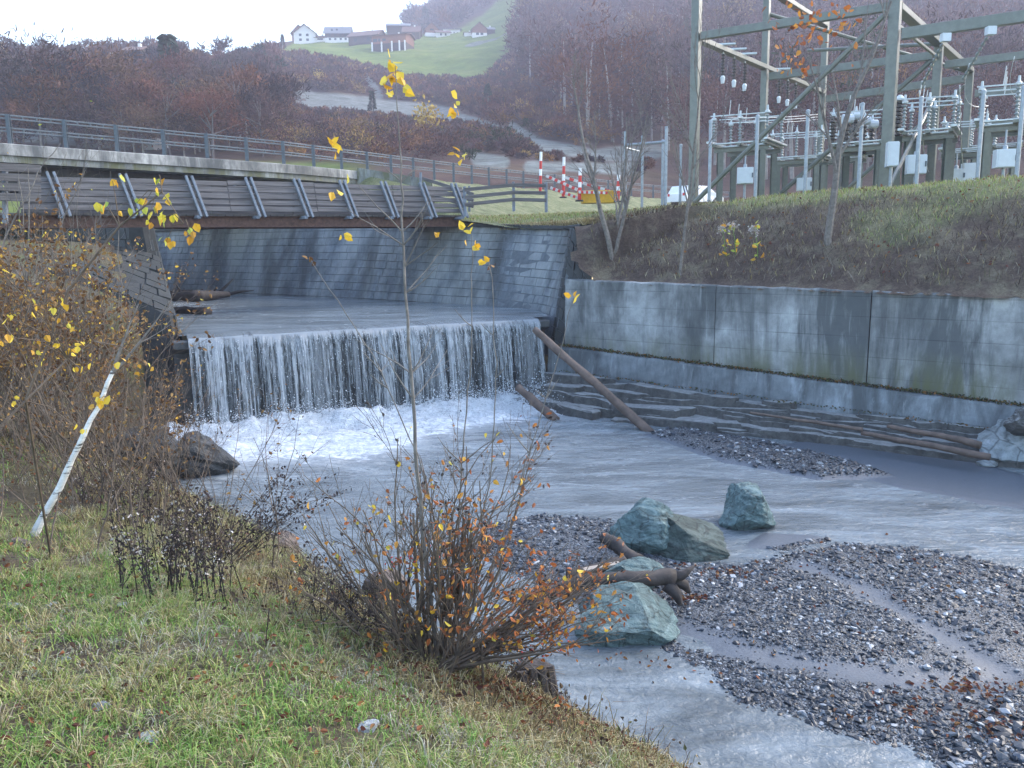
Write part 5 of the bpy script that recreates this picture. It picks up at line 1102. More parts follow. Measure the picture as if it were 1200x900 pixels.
# ------------------------------------------------------------------ village houses
M['render'] = plain('white_render', (0.72, 0.71, 0.68), 0.85, 0.06, 2); M['darkwood'] = plain('dark_timber', (0.045, 0.035, 0.03), 0.85, 0.3, 3); M['redwood'] = plain('red_brown_timber', (0.22, 0.10, 0.06), 0.85, 0.25, 3)
M['rooftile'] = plain('brown_tiles', (0.14, 0.09, 0.075), 0.85, 0.25, 2); M['roofgrey'] = plain('grey_roof', (0.13, 0.14, 0.155), 0.6, 0.2, 2)
def ground_at(px, py, lo=300, hi=505):
    ys_ = np.linspace(lo, hi, 800); xs_ = (px-600)/960*ys_; zz = hill_z(xs_, ys_); q, pyy = to_px(xs_, ys_, zz); i = np.argmin(abs(pyy-py)); return np.array([xs_[i], ys_[i], zz[i]])
def house(px, py, wpx, hpx, depth, yaw, walls, roof, gable_front, lab, wins=(), name='house', lower=None, rise=0.45, Yf=None, kind2='house'):
    g0 = ground_at(px, py) if Yf is None else np.array([X_at(px, Yf), Yf, at_y(px, py, Yf)[2]])
    sc = g0[1]/960; w = wpx*sc; h = hpx*sc; t = thing(name, lab, kind2, g0); cs, sn = math.cos(yaw), math.sin(yaw)
    L = lambda x, y, z: g0+np.array([x*cs-y*sn, x*sn+y*cs, z])
    he = h*(1-rise); hb = -2.0; d = depth
    split = he*0.5 if lower else hb
    def walls_(z0, z1, e, top):
        g = MB(); a = w/2+e; vs = [L(-a, -e, z0), L(a, -e, z0), L(a, d+e, z0), L(-a, d+e, z0), L(-a, -e, z1), L(a, -e, z1), L(a, d+e, z1), L(-a, d+e, z1)]; g.add(vs, BOXF)
        if top:
            if gable_front: g.add([L(-a, -e, z1), L(a, -e, z1), L(0, -e, h*.97), L(-a, d+e, z1), L(a, d+e, z1), L(0, d+e, h*.97)], [(0, 1, 2), (5, 4, 3)])
            else: g.add([L(-a, -e, z1), L(-a, d+e, z1), L(-a, d/2, h*.97), L(a, -e, z1), L(a, d+e, z1), L(a, d/2, h*.97)], [(0, 2, 1), (3, 4, 5)])
        return g
    if lower: walls_(hb, split, .06, False).build('lower_wall', M[lower], t)
    walls_(split, he, 0, True).build('wall', M[walls], t)
    o = .09*w if w < 12 else 1.0; th = .3; g = MB()
    sl = (h-he)/(w/2 if gable_front else d/2)
    for s in (-1, 1):
        if gable_front: q = [L(0, -o, h), L(0, d+o, h), L(s*(w/2+o), d+o, he-o*sl), L(s*(w/2+o), -o, he-o*sl)]
        else: q = [L(-w/2-o, d/2, h), L(w/2+o, d/2, h), L(w/2+o, d/2+s*(d/2+o), he-o*sl), L(-w/2-o, d/2+s*(d/2+o), he-o*sl)]
        if (s == 1) == gable_front: q = q[::-1]
        u = np.array([0, 0, th]); g.add(q+[x+u for x in q], [(3,2,1,0), (4,5,6,7), (0,1,5,4), (1,2,6,5), (2,3,7,6), (3,0,4,7)])
    rf = g.build('roof', M[roof], t); g = MB(); c0 = L(w*.18, d*.5, 0); g.box(c0+[-.4, -.4, h-1.2], c0+[.4, .4, h+1.0]); g.build('chimney', M['render'], rf)
    for (u, v, ww, hh) in wins:
        g = MB(); x, z = (u-.5)*w, v*h; a, b = ww*w/2, hh*h/2; e = -.12
        g.add([L(x-a, e, z-b), L(x+a, e, z-b), L(x+a, e, z+b), L(x-a, e, z+b), L(x-a, 0, z-b), L(x+a, 0, z-b), L(x+a, 0, z+b), L(x-a, 0, z+b)], [(0, 1, 2, 3), (0, 4, 5, 1), (1, 5, 6, 2), (2, 6, 7, 3), (3, 7, 4, 0)]); g.build('window', M['glass'], t)
    return t
row2 = [(u, v, .09, .12) for u in (.2, .42, .64, .84) for v in (.2, .42)]
house(364, 49, 16, 18, 10, .1, 'redwood', 'rooftile', True, 'brown-roofed house tucked behind the left side of the white gabled house', [(.3, .4, .12, .14)], Yf=500)
house(377, 51, 24, 20, 12, .12, 'render', 'rooftile', True, 'white gable-fronted house at the left end of the village', [(.3, .2, .12, .13), (.62, .2, .12, .13), (.3, .45, .12, .13), (.62, .45, .12, .13)])
house(394, 49, 12, 8, 8, .1, 'render', 'rooftile', False, 'low white annex between the white gabled house and the dark timber house', [(.5, .35, .5, .2)])
house(413, 50, 27, 19, 12, .05, 'darkwood', 'roofgrey', False, 'dark timber house with white ground floor and two rows of windows', row2+[(.3, .7, .08, .1), (.5, .72, .08, .1)], lower='render')
house(441, 52, 34, 17, 14, -.25, 'darkwood', 'rooftile', False, 'long dark barn with a wide brown roof in the middle of the village', [(.25, .3, .1, .2), (.7, .3, .1, .2)], name='barn', kind2='barn')
house(476, 36, 24, 10, 12, .1, 'darkwood', 'roofgrey', False, 'grey-roofed building behind the long village barn', Yf=520)
t = house(470, 60, 40, 20, 12, -.22, 'redwood', 'rooftile', False, 'red-brown upper storey building standing on white pillars below the barn', [(.1, .62, .13, .16), (.22, .62, .06, .16), (.36, .62, .1, .12)], rise=.15, lower='darkwood')
g0 = np.array(t['_o']); g = MB(); w = 40*g0[1]/960
for u in (-.48, -.2, .1, .32, .48):
    c = g0+np.array([math.cos(-.22)*u*w+.3*math.sin(-.22)*2, math.sin(-.22)*u*w-1.2, 0]); g = MB(); g.box(c+[-.35, -.35, -3], c+[.35, .35, 4.4]); g.build('pillar', M['render'], t)
house(490, 54, 9, 6, 6, -.2, 'redwood', 'rooftile', False, 'small flat timber annex at the right end of the pillared building', rise=.15)
house(495, 46, 18, 15, 9, .0, 'darkwood', 'rooftile', False, 'small dark chalet standing alone right of the pillared building', [(.3, .4, .15, .2), (.65, .4, .15, .2)])
house(518, 43, 14, 15, 10, .2, 'redwood', 'rooftile', True, 'chalet with orange-brown gable and white ground floor above the meadow', [(.5, .5, .3, .12)], lower='render')
house(531, 43, 15, 8, 9, .2, 'render', 'rooftile', False, 'low white wing on the right of the orange-gabled chalet', [(.3, .3, .12, .3), (.65, .3, .12, .3)])
house(571, 43, 16, 15, 10, .15, 'redwood', 'rooftile', True, 'chalet with timber gable and white base at the right end of the meadow', [(.35, .2, .2, .16), (.65, .2, .2, .16)], lower='render')
house(559, 42, 9, 5, 7, .15, 'render', 'rooftile', False, 'low shed on the left of the rightmost meadow chalet', rise=.3, name='shed', kind2='shed'); house(582, 40, 12, 9, 9, .2, 'darkwood', 'roofgrey', False, 'dark building with grey panelled roof right of the rightmost meadow chalet')
house(540, 19, 19, 6, 10, .1, 'render', 'roofgrey', False, 'pale flat building on the high skyline above the village', row2[::2], rise=.2)
house(139, 82, 26, 18, 8, .1, 'render', 'roofgrey', False, 'white house half hidden by trees on the left hill crest', [(.25, .25, .12, .2), (.6, .25, .12, .2)], Yf=235)
house(173, 68, 19, 15, 8, .0, 'darkwood', 'rooftile', False, 'brown-roofed house among the trees on the left hill crest', Yf=225)
# ------------------------------------------------------------------ plants near the river
M['bark'] = plain('brown_bark', (0.12, 0.09, 0.066), 0.9, 0.4, 12, 0.4); M['bark_grey'] = plain('grey_bark', (0.15, 0.135, 0.12), 0.9, 0.4, 12, 0.4); M['bark_dark'] = plain('dark_stems', (0.035, 0.026, 0.024), 0.9, 0.3, 12, 0)
def m_birch():
    m, nt, b = mat('birch_bark'); v = coords(nt, (5, 5, 22)); n = noise(nt, v, 1.0, 4, .7)
    nt.links.new(ramp(nt, n, [(.36, (.06, .055, .05)), (.44, (.55, .54, .5)), (.7, (.72, .71, .68))]), b.inputs['Base Color']); b.inputs['Roughness'].default_value = .7; return m
M['birch'] = m_birch()
M['orange'] = islands('orange_leaves', [(0.45, 0.16, 0.035), (0.38, 0.11, 0.03), (0.52, 0.25, 0.05), (0.30, 0.10, 0.04), (0.48, 0.20, 0.05), (0.25, 0.10, 0.05)], 0.6, .3)
M['yellow_l'] = islands('yellow_leaves', [(0.70, 0.46, 0.04), (0.62, 0.36, 0.035), (0.75, 0.55, 0.07), (0.55, 0.30, 0.04), (0.60, 0.50, 0.08)], 0.5, .35)
M['limeyellow'] = islands('lime_yellow_leaves', [(0.62, 0.50, 0.05), (0.45, 0.45, 0.06), (0.65, 0.38, 0.04), (0.50, 0.26, 0.04), (0.32, 0.40, 0.07)], 0.5, .35)
M['brown_l'] = islands('brown_leaves', [(0.17, 0.088, 0.034), (0.13, 0.066, 0.03), (0.22, 0.125, 0.045), (0.09, 0.05, 0.028), (0.27, 0.165, 0.06)], 0.75, .25)
M['green_l'] = islands('green_leaves', [(0.10, 0.20, 0.05), (0.16, 0.28, 0.07), (0.22, 0.30, 0.08)], 0.6, .3)
M['darkseed'] = islands('dark_dried_leaves', [(0.03, 0.022, 0.022), (0.045, 0.03, 0.028), (0.06, 0.045, 0.04)], 0.9)
M['paleseed'] = islands('pale_seed_heads', [(0.42, 0.38, 0.36), (0.5, 0.47, 0.44), (0.33, 0.28, 0.26)], 0.9)
M['berry'] = plain('red_berries', (0.50, 0.02, 0.025), 0.3, .1, 3, 0)
RV = np.random.RandomState(17)
def unit(v): return v/max(np.linalg.norm(v), 1e-9)
def grow(mb, p, d, L, r, depth, out, wob=.12, up=.05, kids=(3, 5), klen=.5, spread=.8, n=4, first=.25, minr=.0018, m=0):
    ns = max(4, int(L/.12)) if L < 1.6 else max(7, int(L/.22)); pts = [np.array(p, float)]; d = unit(np.array(d, float)); dirs = [d]
    for i in range(ns):
        d = unit(d+RV.normal(size=3)*wob*(1.0 if i else .3)+np.array([0, 0, up])); pts.append(pts[-1]+d*L/ns); dirs.append(d)
    rr = np.linspace(r, max(r*.25, minr), ns+1); mb.tube(pts, rr, n if r > .006 else 3, m, cap=False)
    if depth > 0:
        for k in range(RV.randint(kids[0], kids[1]+1)):
            t = first+(1-first)*RV.rand(); i = min(int(t*ns), ns-1); side_ = RV.normal(size=3); side_ -= dirs[i]*(side_@dirs[i]); nd = unit(dirs[i]+unit(side_)*spread*(.6+.6*RV.rand()))
            grow(mb, pts[i], nd, L*klen*(1.15-.6*t)*(.7+.6*RV.rand()), max(rr[i]*.6, minr), depth-1, out, wob*1.15, up, kids, klen, spread, n, .2, minr, m)
    else: out.append(pts[-1]); out.append(pts[max(0, ns-2)])
    if depth <= 1: out += [pts[i] for i in range(ns//2, ns) if RV.rand() < .5]
    return pts
def zl(x, y): return float(z_left(x, y)[0])
def gl(px, py):     # ground hit of a pixel ray on the left bank
    d = ray(px, py); t = np.linspace(2, 40, 4000); P = EYE+d*t[:, None]; z, dd = z_left(P[:, 0], P[:, 1]); z = np.maximum(z, 0.0); i = np.argmax(P[:, 2] < z); return P[i]
def zr(x, y): return float(z_right(np.array([x]), np.array([y]))[0][0])
def gr_(px, Y0, Y1, py):
    ys_ = np.linspace(Y0, Y1, 400); P = np.array([at_y(px, py, y) for y in ys_]); z = z_right(P[:, 0], P[:, 1])[0]; i = np.argmin(abs(P[:, 2]-z)); return np.array([P[i, 0], P[i, 1], z[i]])

# big orange-leaved bush in the middle
B0 = gl(515, 785); 
bush = thing('bush', 'large many-stemmed bush with sparse orange leaves on the bank edge in the foreground', 'bush', B0)
tips = []; st = MB()
for k in range(46):
    a = RV.rand()*2*PI; lean = .12+.75*RV.rand()**1.2; d = np.array([math.cos(a)*lean+.10, math.sin(a)*lean*.8+.05, 1.0-.3*lean]); L = (1.15+1.35*RV.rand())*(1.0-.15*lean)
    grow(st, B0+np.array([RV.normal()*.21, RV.normal()*.16, -.05]), d, L, .007+.011*RV.rand(), 2, tips, .10, .03, (4, 6), .42, .65, 5)
for k in range(23):  # low branches reaching right over the water
    d = np.array([1.0, .25*RV.normal()+.15, .12+.38*RV.rand()]); grow(st, B0+np.array([.1*RV.rand(), RV.normal()*.12, .02+.1*RV.rand()]), d, 1.0+.75*RV.rand(), .010+.010*RV.rand(), 2, tips, .08, .02, (3, 5), .42, .7, 5)
for k in range(10):
    d = np.array([-.9, .1*RV.normal()+.35, .55+.5*RV.rand()]); grow(st, B0+np.array([-.1*RV.rand(), RV.normal()*.1, 0]), d, 1.3+.6*RV.rand(), .009+.008*RV.rand(), 2, tips, .08, .04, (2, 4), .42, .6, 5)
for k in range(7):
    a = RV.rand()*6.28; grow(st, B0+[.1*math.cos(a), .1*math.sin(a), -.1], [.3*math.cos(a)+.1, .3*math.sin(a), 1], 1.5, .026, 2, tips, .09, .04, (3, 5), .45, .6, 7)
st.build('stems', M['bark'], bush); tips = np.array(tips); print('bush tips', len(tips), st.n)
fx = (tips[:, 0]-B0[0]); prob = np.clip(.07+.27*sm(-.5, .8, fx), 0, 1)*np.where(tips[:, 2] > B0[2]+1.75, .25, 1); lv = tips[RV.rand(len(tips)) < prob]
lf = MB(); lf.leaves(lv+RV.normal(size=lv.shape)*.02, .056, aspect=.55); lv2 = tips[RV.rand(len(tips)) < .035]; lf.leaves(lv2, .06, aspect=.6, m=1); lv3 = tips[RV.rand(len(tips)) < .10]; lf.leaves(lv3, .035, m=2)
lf.build('leaves', [M['orange'], M['yellow_l'], M['darkseed']], bush)
bb = MB(); 
for ci, c in enumerate((at_y(640, 745, B0[1]+.1), at_y(625, 760, B0[1]), at_y(500, 657, B0[1]+.1), at_y(478, 656, B0[1]))):
    n = 14; bb = MB(); scatter(bb, c+RV.normal(size=(n, 3))*[.10, .1, .06], np.full(n, .008), jit=.05); bo = bb.build('berries', M['berry'], bush); bo['kind'] = 'stuff'
# slender sapling rising out of the bush, and thin companions
def sapling(lab, base, nodes, r, leafspec, mt='bark_grey', side=14, klen=.9, rng_t=(.3, .9), leaf='yellow_l', name='sapling', sdepth=1):
    t = thing(name, lab, 'sapling', base); s_ = MB(); pts = np.array(nodes, float); tt = np.linspace(0, 1, 30); u = np.linspace(0, 1, len(pts)); P = np.stack([np.interp(tt, u, pts[:, i]) for i in range(3)], 1)+RV.normal(size=(30, 3))*.006
    s_.tube(P, np.linspace(r, .003, 30), 7); tp = []
    for k in range(side):
        f = rng_t[0]+(rng_t[1]-rng_t[0])*RV.rand(); i = int(f*29); a = RV.choice([-1, 1]); d = np.array([a*(.5+.5*RV.rand()), .4*RV.normal(), .45+.5*RV.rand()])
        grow(s_, P[i], d, klen*(1.1-f)*(.6+.7*RV.rand()), .005+.005*(1-f), sdepth, tp, .08, .05, (1, 2), .4, .6, 4)
    s_.build('stem', M[mt], t); l_ = MB()
    for (px, py, n_, spd, sz) in leafspec:
        c = at_y(px, py, P[-1][1]+.05); q = c+RV.normal(size=(n_, 3))*[spd, .03, spd]; l_.leaves(q, sz, aspect=.8)
    l_.build('leaves', M[leaf], t); return P
Ys = B0[1]; 
sapling('tall slender sapling with a yellow leaf tuft on top rising out of the orange bush', B0, [B0, at_y(497, 640, Ys), at_y(484, 480, Ys), at_y(472, 300, Ys+.05), at_y(470, 190, Ys+.1), at_y(462, 78, Ys+.1)], .022,
        [(462, 78, 6, .035, .085), (455, 92, 5, .03, .085), (468, 100, 5, .035, .08), (460, 112, 3, .03, .07), (391, 171, 6, .04, .08), (395, 224, 6, .035, .075), (401, 271, 3, .02, .07), (513, 275, 2, .02, .06)], side=17, klen=1.0, rng_t=(.42, .80))
sapling('thin upright shoot with a few yellow leaves right of the tall sapling', B0+[.12, .1, 0], [B0+[.1, .1, 0], at_y(540, 560, Ys+.3), at_y(552, 420, Ys+.3), at_y(553, 275, Ys+.35)], .010, [(535, 122, 7, .045, .075), (538, 182, 6, .03, .075), (549, 272, 6, .03, .07), (558, 288, 4, .02, .07), (571, 306, 3, .015, .07)], side=5, klen=.6)
for sgn, xs_, lab in ((0, [(515, 700), (500, 560), (440, 420), (365, 305)], 'long bare shoot arching up to the left from the bush, dark buds on top'), (0, [(540, 700), (575, 560), (582, 430), (575, 310)], 'thin bare shoot with withered brown leaf tip right of the upright shoot'), (0, [(560, 720), (610, 560), (640, 470), (672, 350)], 'slim shoot leaning right with yellow leaf cluster at its tip')):
    nodes = [B0+[.05, .05, 0]]+[at_y(a, b, Ys+.15) for a, b in xs_]; e = xs_[-1]; sapling(lab, nodes[0], nodes, .009, [(e[0], e[1], 4, .02, .05 if 'yellow' not in lab else .075)], side=6, klen=.55, leaf='yellow_l' if 'yellow' in lab else 'brown_l')

# hanging yellow sprigs at the left, from a branch of the left shrub
def sprig(lab, root, nodes, leafs, sz, leaf, mt='bark', r=.012):
    t = thing('leafy_branch', lab, 'branch', root); s_ = MB(); s_.tube(nodes, np.linspace(r, .003, len(nodes)), 6); l_ = MB(); 
    for px, py, n_, sp_, Y in leafs:
        c = at_y(px, py, Y); q = c+RV.normal(size=(n_, 3))*[sp_, .04, sp_]; l_.leaves(q, sz, aspect=.85, dirs=np.tile([0, 0, -1.], (n_, 1)))
        j = np.argmin([np.linalg.norm(c-x) for x in nodes]); s_.tube([nodes[j], (np.array(nodes[j])+c)/2+[0, 0, .05], c], [.004, .003, .002], 4)
    s_.build('twig', M[mt], t); l_.build('leaves', M[leaf], t)
rt = gl(60, 655); Yv = 5.6
sprig('thin arching branch hung with yellow and lime leaves in front of the footbridge', rt, [rt, at_y(30, 470, Yv), at_y(80, 340, Yv), at_y(140, 265, Yv), at_y(190, 225, Yv), at_y(215, 262, Yv)],
      [(132, 212, 3, .03, Yv), (135, 235, 4, .05, Yv), (160, 238, 4, .03, Yv), (186, 205, 4, .02, Yv), (190, 228, 7, .03, Yv), (193, 255, 8, .035, Yv), (175, 252, 5, .03, Yv), (195, 282, 6, .03, Yv), (222, 270, 6, .03, Yv), (116, 240, 3, .02, Yv), (168, 240, 2, .03, Yv)], .055, 'limeyellow')
rt2 = gl(-30, 700)
sprig('low branch with yellow leaves reaching in from the left picture edge', rt2, [rt2, at_y(-20, 520, 5.0), at_y(30, 470, 5.2), at_y(80, 420, 5.4), at_y(110, 400, 5.5)],
      [(3, 320, 3, .03, 5), (12, 372, 3, .03, 5), (35, 355, 3, .03, 5), (45, 400, 4, .04, 5.2), (67, 360, 5, .03, 5.2), (90, 408, 7, .035, 5.4), (95, 425, 6, .03, 5.4), (118, 468, 5, .025, 5.4), (8, 395, 4, .02, 5), (88, 500, 3, .02, 5.4), (173, 428, 4, .04, 5.6), (55, 410, 3, .04, 5.2), (137, 425, 3, .03, 5.4), (20, 470, 3, .03, 5), (75, 385, 3, .04, 5.2)], .042, 'yellow_l')
# brown-leaved shrub, grey twiggy shrub, dead weeds
def shrub(lab, base, n, L, lean, r, depth, leaf, prob, sz, mt='bark', name='shrub', drift=(0, 0, 0), spread_base=.25, up=.05, wob=.1, aspect=.6):
    t = thing(name, lab, 'shrub', base); s_ = MB(); tp = []
    for k in range(n):
        a = RV.rand()*2*PI; l = lean*(.3+.7*RV.rand()); d = np.array([math.cos(a)*l, math.sin(a)*l, 1])+drift; bx = base[0]+RV.normal()*spread_base; by = base[1]+RV.normal()*spread_base
        grow(s_, [bx, by, zl(bx, by)-.05], d, L*(.6+.5*RV.rand()), r*(.6+.6*RV.rand()), depth, tp, wob, up, (3, 5), .45, .75, 4)
    s_.build('stems', M[mt], t); tp = np.array(tp)
    if leaf:
        l_ = MB()
        for lf_, p_, z_ in zip(leaf, prob, sz):
            q = tp[RV.rand(len(tp)) < p_]; l_.leaves(q+RV.normal(size=q.shape)*.03, z_, aspect=aspect, m=leaf.index(lf_))
        l_.build('leaves', [M[x] for x in leaf], t)
    print(lab[:30], len(tp), s_.n)
    return t
def gxy(px, Y): x = X_at(px, Y); return np.array([x, Y, zl(x, Y)])
shrub('dense shrub still full of brown autumn leaves at the left below the footbridge', gxy(22, 12.4), 60, 3.4, .8, .018, 2, ['brown_l', 'yellow_l'], [1.0, .10], [.07, .06], spread_base=.9)
shrub('second brown-leaved shrub crowding the left picture edge', gxy(-20, 11.2), 56, 3.1, .75, .016, 2, ['brown_l', 'yellow_l'], [1.0, .14], [.065, .05], spread_base=.8)
shrub('tall grey bare twiggy shrub at the far left in front of the bridges', gxy(30, 15.5), 34, 4.9, .5, .026, 2, ['limeyellow'], [.05], [.06], 'bark_grey', spread_base=.6)
shrub('bare thicket of dark twigs between the brown shrub and the waterfall', gxy(140, 15.2), 46, 2.5, .7, .013, 2, ['brown_l'], [.07], [.06], 'bark', spread_base=.8)
shrub('thin brown-leaved shrub growing against the dark abutment left of the waterfall', gxy(118, 18.6), 34, 3.3, .5, .014, 2, ['brown_l', 'yellow_l'], [.45, .03], [.07, .06], 'bark', spread_base=.8)
shrub('tangle of reddish bare twigs around the foot of the leaning birch', gxy(70, 9.6), 70, 1.9, .9, .010, 2, ['brown_l'], [.22], [.05], 'bark', spread_base=.9)
# leaning birch
b0 = gl(38, 628); Yb = b0[1]; bt = thing('birch', 'slim leaning white birch stem on the left bank', 'birch', b0); s_ = MB(); P = [b0-[.05, 0, .1], at_y(82, 548, Yb+.1), at_y(104, 500, Yb+.2), at_y(133, 435, Yb+.35)]
s_.tube(np.array([np.array(P[0])*(1-t)**2*1+2*t*(1-t)*(np.array(P[1])+np.array(P[2]))/2+t*t*np.array(P[3]) for t in np.linspace(0, 1, 14)])+RV.normal(size=(14, 3))*.006, np.linspace(.042, .021, 14)*(1+.06*RV.normal(size=14)), 9); s_.build('trunk', M['birch'], bt)
s_ = MB(); tp = []; grow(s_, P[3], np.array(at_y(152, 370, Yb+.4))-P[3], .75, .02, 2, tp, .06, .03, (2, 4)); grow(s_, P[3], np.array(at_y(195, 385, Yb+.6))-P[3], .9, .018, 2, tp, .06, .03, (2, 4)); s_.build('branches', M['bark_grey'], bt); l_ = MB(); l_.leaves(np.array([at_y(118, 468, Yb+.3)]*6)+RV.normal(size=(6, 3))*.04, .1, aspect=.8); l_.build('leaves', M['yellow_l'], bt)
# dark dried weeds
def weeds(lab, base, n, H, lean, drift, sz=.035, pale=.18, spread=.3, seedp=.6):
    t = thing('dried_weeds', lab, 'weeds', base); s_ = MB(); tp = []; l_ = MB()
    for k in range(n):
        bx = base[0]+RV.normal()*spread; by = base[1]+RV.normal()*spread; d = np.array([RV.normal()*lean, RV.normal()*lean, 1])+drift
        pts = grow(s_, [bx, by, zl(bx, by)-.03], d, H*(.6+.5*RV.rand()), .006, 1, tp, .05, .0, (3, 6), .3, .6, 4, .35)
        q = np.array(pts[len(pts)//3:]); q = np.repeat(q, 4, 0)+RV.normal(size=(len(q)*4, 3))*.035; l_.leaves(q, sz, m=0)
    tp = np.array(tp); q = tp[RV.rand(len(tp)) < seedp]; l_.leaves(q+RV.normal(size=q.shape)*.02, sz, m=0); q = tp[RV.rand(len(tp)) < pale]; l_.leaves(np.repeat(q, 3, 0)+RV.normal(size=(len(q)*3, 3))*.015, sz*.7, m=1)
    s_.build('stems', M['bark_dark'], t); l_.build('seed_heads', [M['darkseed'], M['paleseed']], t)
weeds('clump of dark dried weeds with pale seed heads left of the orange bush', gl(212, 700), 40, .95, .14, (0, 0, 0), .034, .22, .24, .6)
weeds('dark dried weed stems leaning far right over the water behind the first clump', gl(262, 660), 12, 1.5, .12, (1.0, .25, -.15), .04, .03, .12, .7)
weeds('low dry brown weed patch at the bank edge between the weeds and the bush', gl(395, 735), 24, .6, .25, (0, 0, 0), .03, .1, .3)
weeds('sparse dried weeds beside the wooden stump at the bank edge', gl(600, 800), 12, .45, .4, (.2, 0, 0), .03, .1, .25)
weeds('dried weed tuft with reddish stems at the left end of the water edge', gl(140, 600), 26, .8, .25, (0, 0, 0), .03, .2, .45)
# embankment trees
def small_tree(lab, base, stems, H, r, leafs=None, leaf='orange', depth=3, kids=(3, 5), lean=.15, mt='bark_grey', drift=(0, 0, 0), name='small_tree'):
    t = thing(name, lab, 'tree', base); s_ = MB(); tp = []
    for k in range(stems):
        d = np.array([RV.normal()*lean, RV.normal()*lean, 1])+np.array(drift)+(np.array([.22*(k-(stems-1)/2), 0, 0]) if stems > 1 else 0); grow(s_, np.array(base)-[0, 0, .1], d, H*(1 if k == 0 else .8), r*(1 if k == 0 else .75), depth, tp, .045, .03, kids, .42, .6, 6, .28, .004)
    s_.build('trunk', M[mt], t)
    if leafs:
        l_ = MB()
        for px, py, n_, sp_ in leafs: l_.leaves(at_y(px, py, base[1])+RV.normal(size=(n_, 3))*[sp_, .1, sp_], .16, aspect=.7)
        l_.build('leaves', M[leaf], t)
T1 = gr_(717, 21, 29, 288); small_tree('bare two-stemmed tree on the brown embankment slope above the concrete wall', T1, 3, 5.4, .085, depth=3, kids=(5, 7), lean=.10)
T2 = gr_(797, 20, 26, 322); small_tree('thin bare pole-like sapling standing just above the concrete wall', T2, 1, 6.2, .045, depth=2, kids=(7, 10), lean=.02)
T3 = gr_(970, 17, 24, 285); small_tree('small grey tree on the embankment with a few orange leaves in its crown', T3, 1, 6.0, .10, [(935, 45, 30, .35), (925, 75, 10, .2), (950, 15, 25, .3), (975, 8, 30, .45), (990, 25, 10, .3), (945, 80, 8, .12), (1000, 70, 3, .3)], 'orange', 3, (6, 8), .05, drift=(-.04, 0, 0))
shrub_b = [gr_(850, 18, 24, 300), gr_(862, 18, 24, 298), gr_(888, 18, 24, 302)]
for b, lab in zip(shrub_b, ('tallest flowering weed with a fluffy white head above the concrete wall', 'middle flowering weed with fluffy white head and yellow leaves above the concrete wall', 'rightmost flowering weed with fluffy white head above the concrete wall')):
    t = thing('flowering_weed', lab, 'weed', b); s_ = MB(); P = [b, b+[-.05, -.1, .35], b+[-.15, -.15, .75]]; s_.tube(P, [.012, .01, .006], 5); s_.build('stem', M['green_l'], t); l_ = MB(); q = np.repeat(np.array(P), 5, 0)+RV.normal(size=(15, 3))*.07; l_.leaves(q, .14); l_.build('leaves', M['limeyellow'], t); l_ = MB(); l_.leaves(P[-1]+RV.normal(size=(60, 3))*.06, .07); l_.build('flower_head', M['paleseed'], t)

# ------------------------------------------------------------------ grass, leaf litter, embankment scrub
M['grass'] = islands('grass_blades', [(0.16, 0.25, 0.05), (0.28, 0.36, 0.085), (0.33, 0.37, 0.11), (0.42, 0.40, 0.16), (0.40, 0.36, 0.19), (0.17, 0.23, 0.06), (0.28, 0.32, 0.11), (0.44, 0.41, 0.25), (0.18, 0.27, 0.08), (0.20, 0.15, 0.08)], 0.7, .2)
M['fresh'] = islands('fresh_grass', [(0.13, 0.27, 0.05), (0.18, 0.33, 0.07), (0.22, 0.36, 0.09), (0.12, 0.22, 0.05), (0.28, 0.38, 0.11)], .65, .25)
M['straw'] = islands('dry_grass', [(0.30, 0.24, 0.11), (0.38, 0.32, 0.17), (0.22, 0.165, 0.075), (0.15, 0.11, 0.055), (0.27, 0.24, 0.10), (0.46, 0.41, 0.26)], 0.8, .15)
M['frost'] = islands('frosted_grass', [(0.34, 0.34, 0.26), (0.28, 0.28, 0.18), (0.42, 0.40, 0.33), (0.22, 0.22, 0.13), (0.30, 0.26, 0.19)], 0.8, .1)
def blades(mb, x, y, z, h, w, m, lean=.5):
    n = len(x); a = RV.rand(n)*2*PI; l = h*lean*(.3+RV.rand(n)); dx, dy = np.cos(a)*l, np.sin(a)*l; b = RV.rand(n)*2*PI; wx, wy = np.cos(b)*w/2, np.sin(b)*w/2
    p0 = np.stack([x-wx, y-wy, z-.01], 1); p1 = np.stack([x+wx, y+wy, z-.01], 1); p2 = np.stack([x+dx*.4+wx*.7, y+dy*.4+wy*.7, z+h*.6], 1); p3 = np.stack([x+dx*.4-wx*.7, y+dy*.4-wy*.7, z+h*.6], 1); p4 = np.stack([x+dx, y+dy, z+h*(.95-.35*lean)], 1)
    P = np.stack([p0, p1, p2, p3, p4], 1).reshape(-1, 3); i = np.arange(n)[:, None]*5; mb.add(P, i+np.array([[0, 1, 2, 3]]), m); mb.f.append((i+np.array([[3, 2, 4]])+mb.n-n*5, m))
gm = MB(); n = 330000; Yg = 1.6+RV.rand(n)**1.5*15; xg = (-0.85+1.75*RV.rand(n))*np.maximum(Yg, 2.2); zg, dg = z_left(xg, Yg)
k1 = fbm(xg, Yg, .8, 4, 21); k2 = fbm(xg, Yg, 2.2, 3, 22)
keep = (dg > .15) & (k2+.30*RV.normal(size=n) > -.16) & (RV.rand(n) < np.clip(1.3-Yg/16, .15, 1)); xg, Yg, zg, dg, k1, k2 = [v[keep] for v in (xg, Yg, zg, dg, k1, k2)]; n = len(xg); print('blades', n)
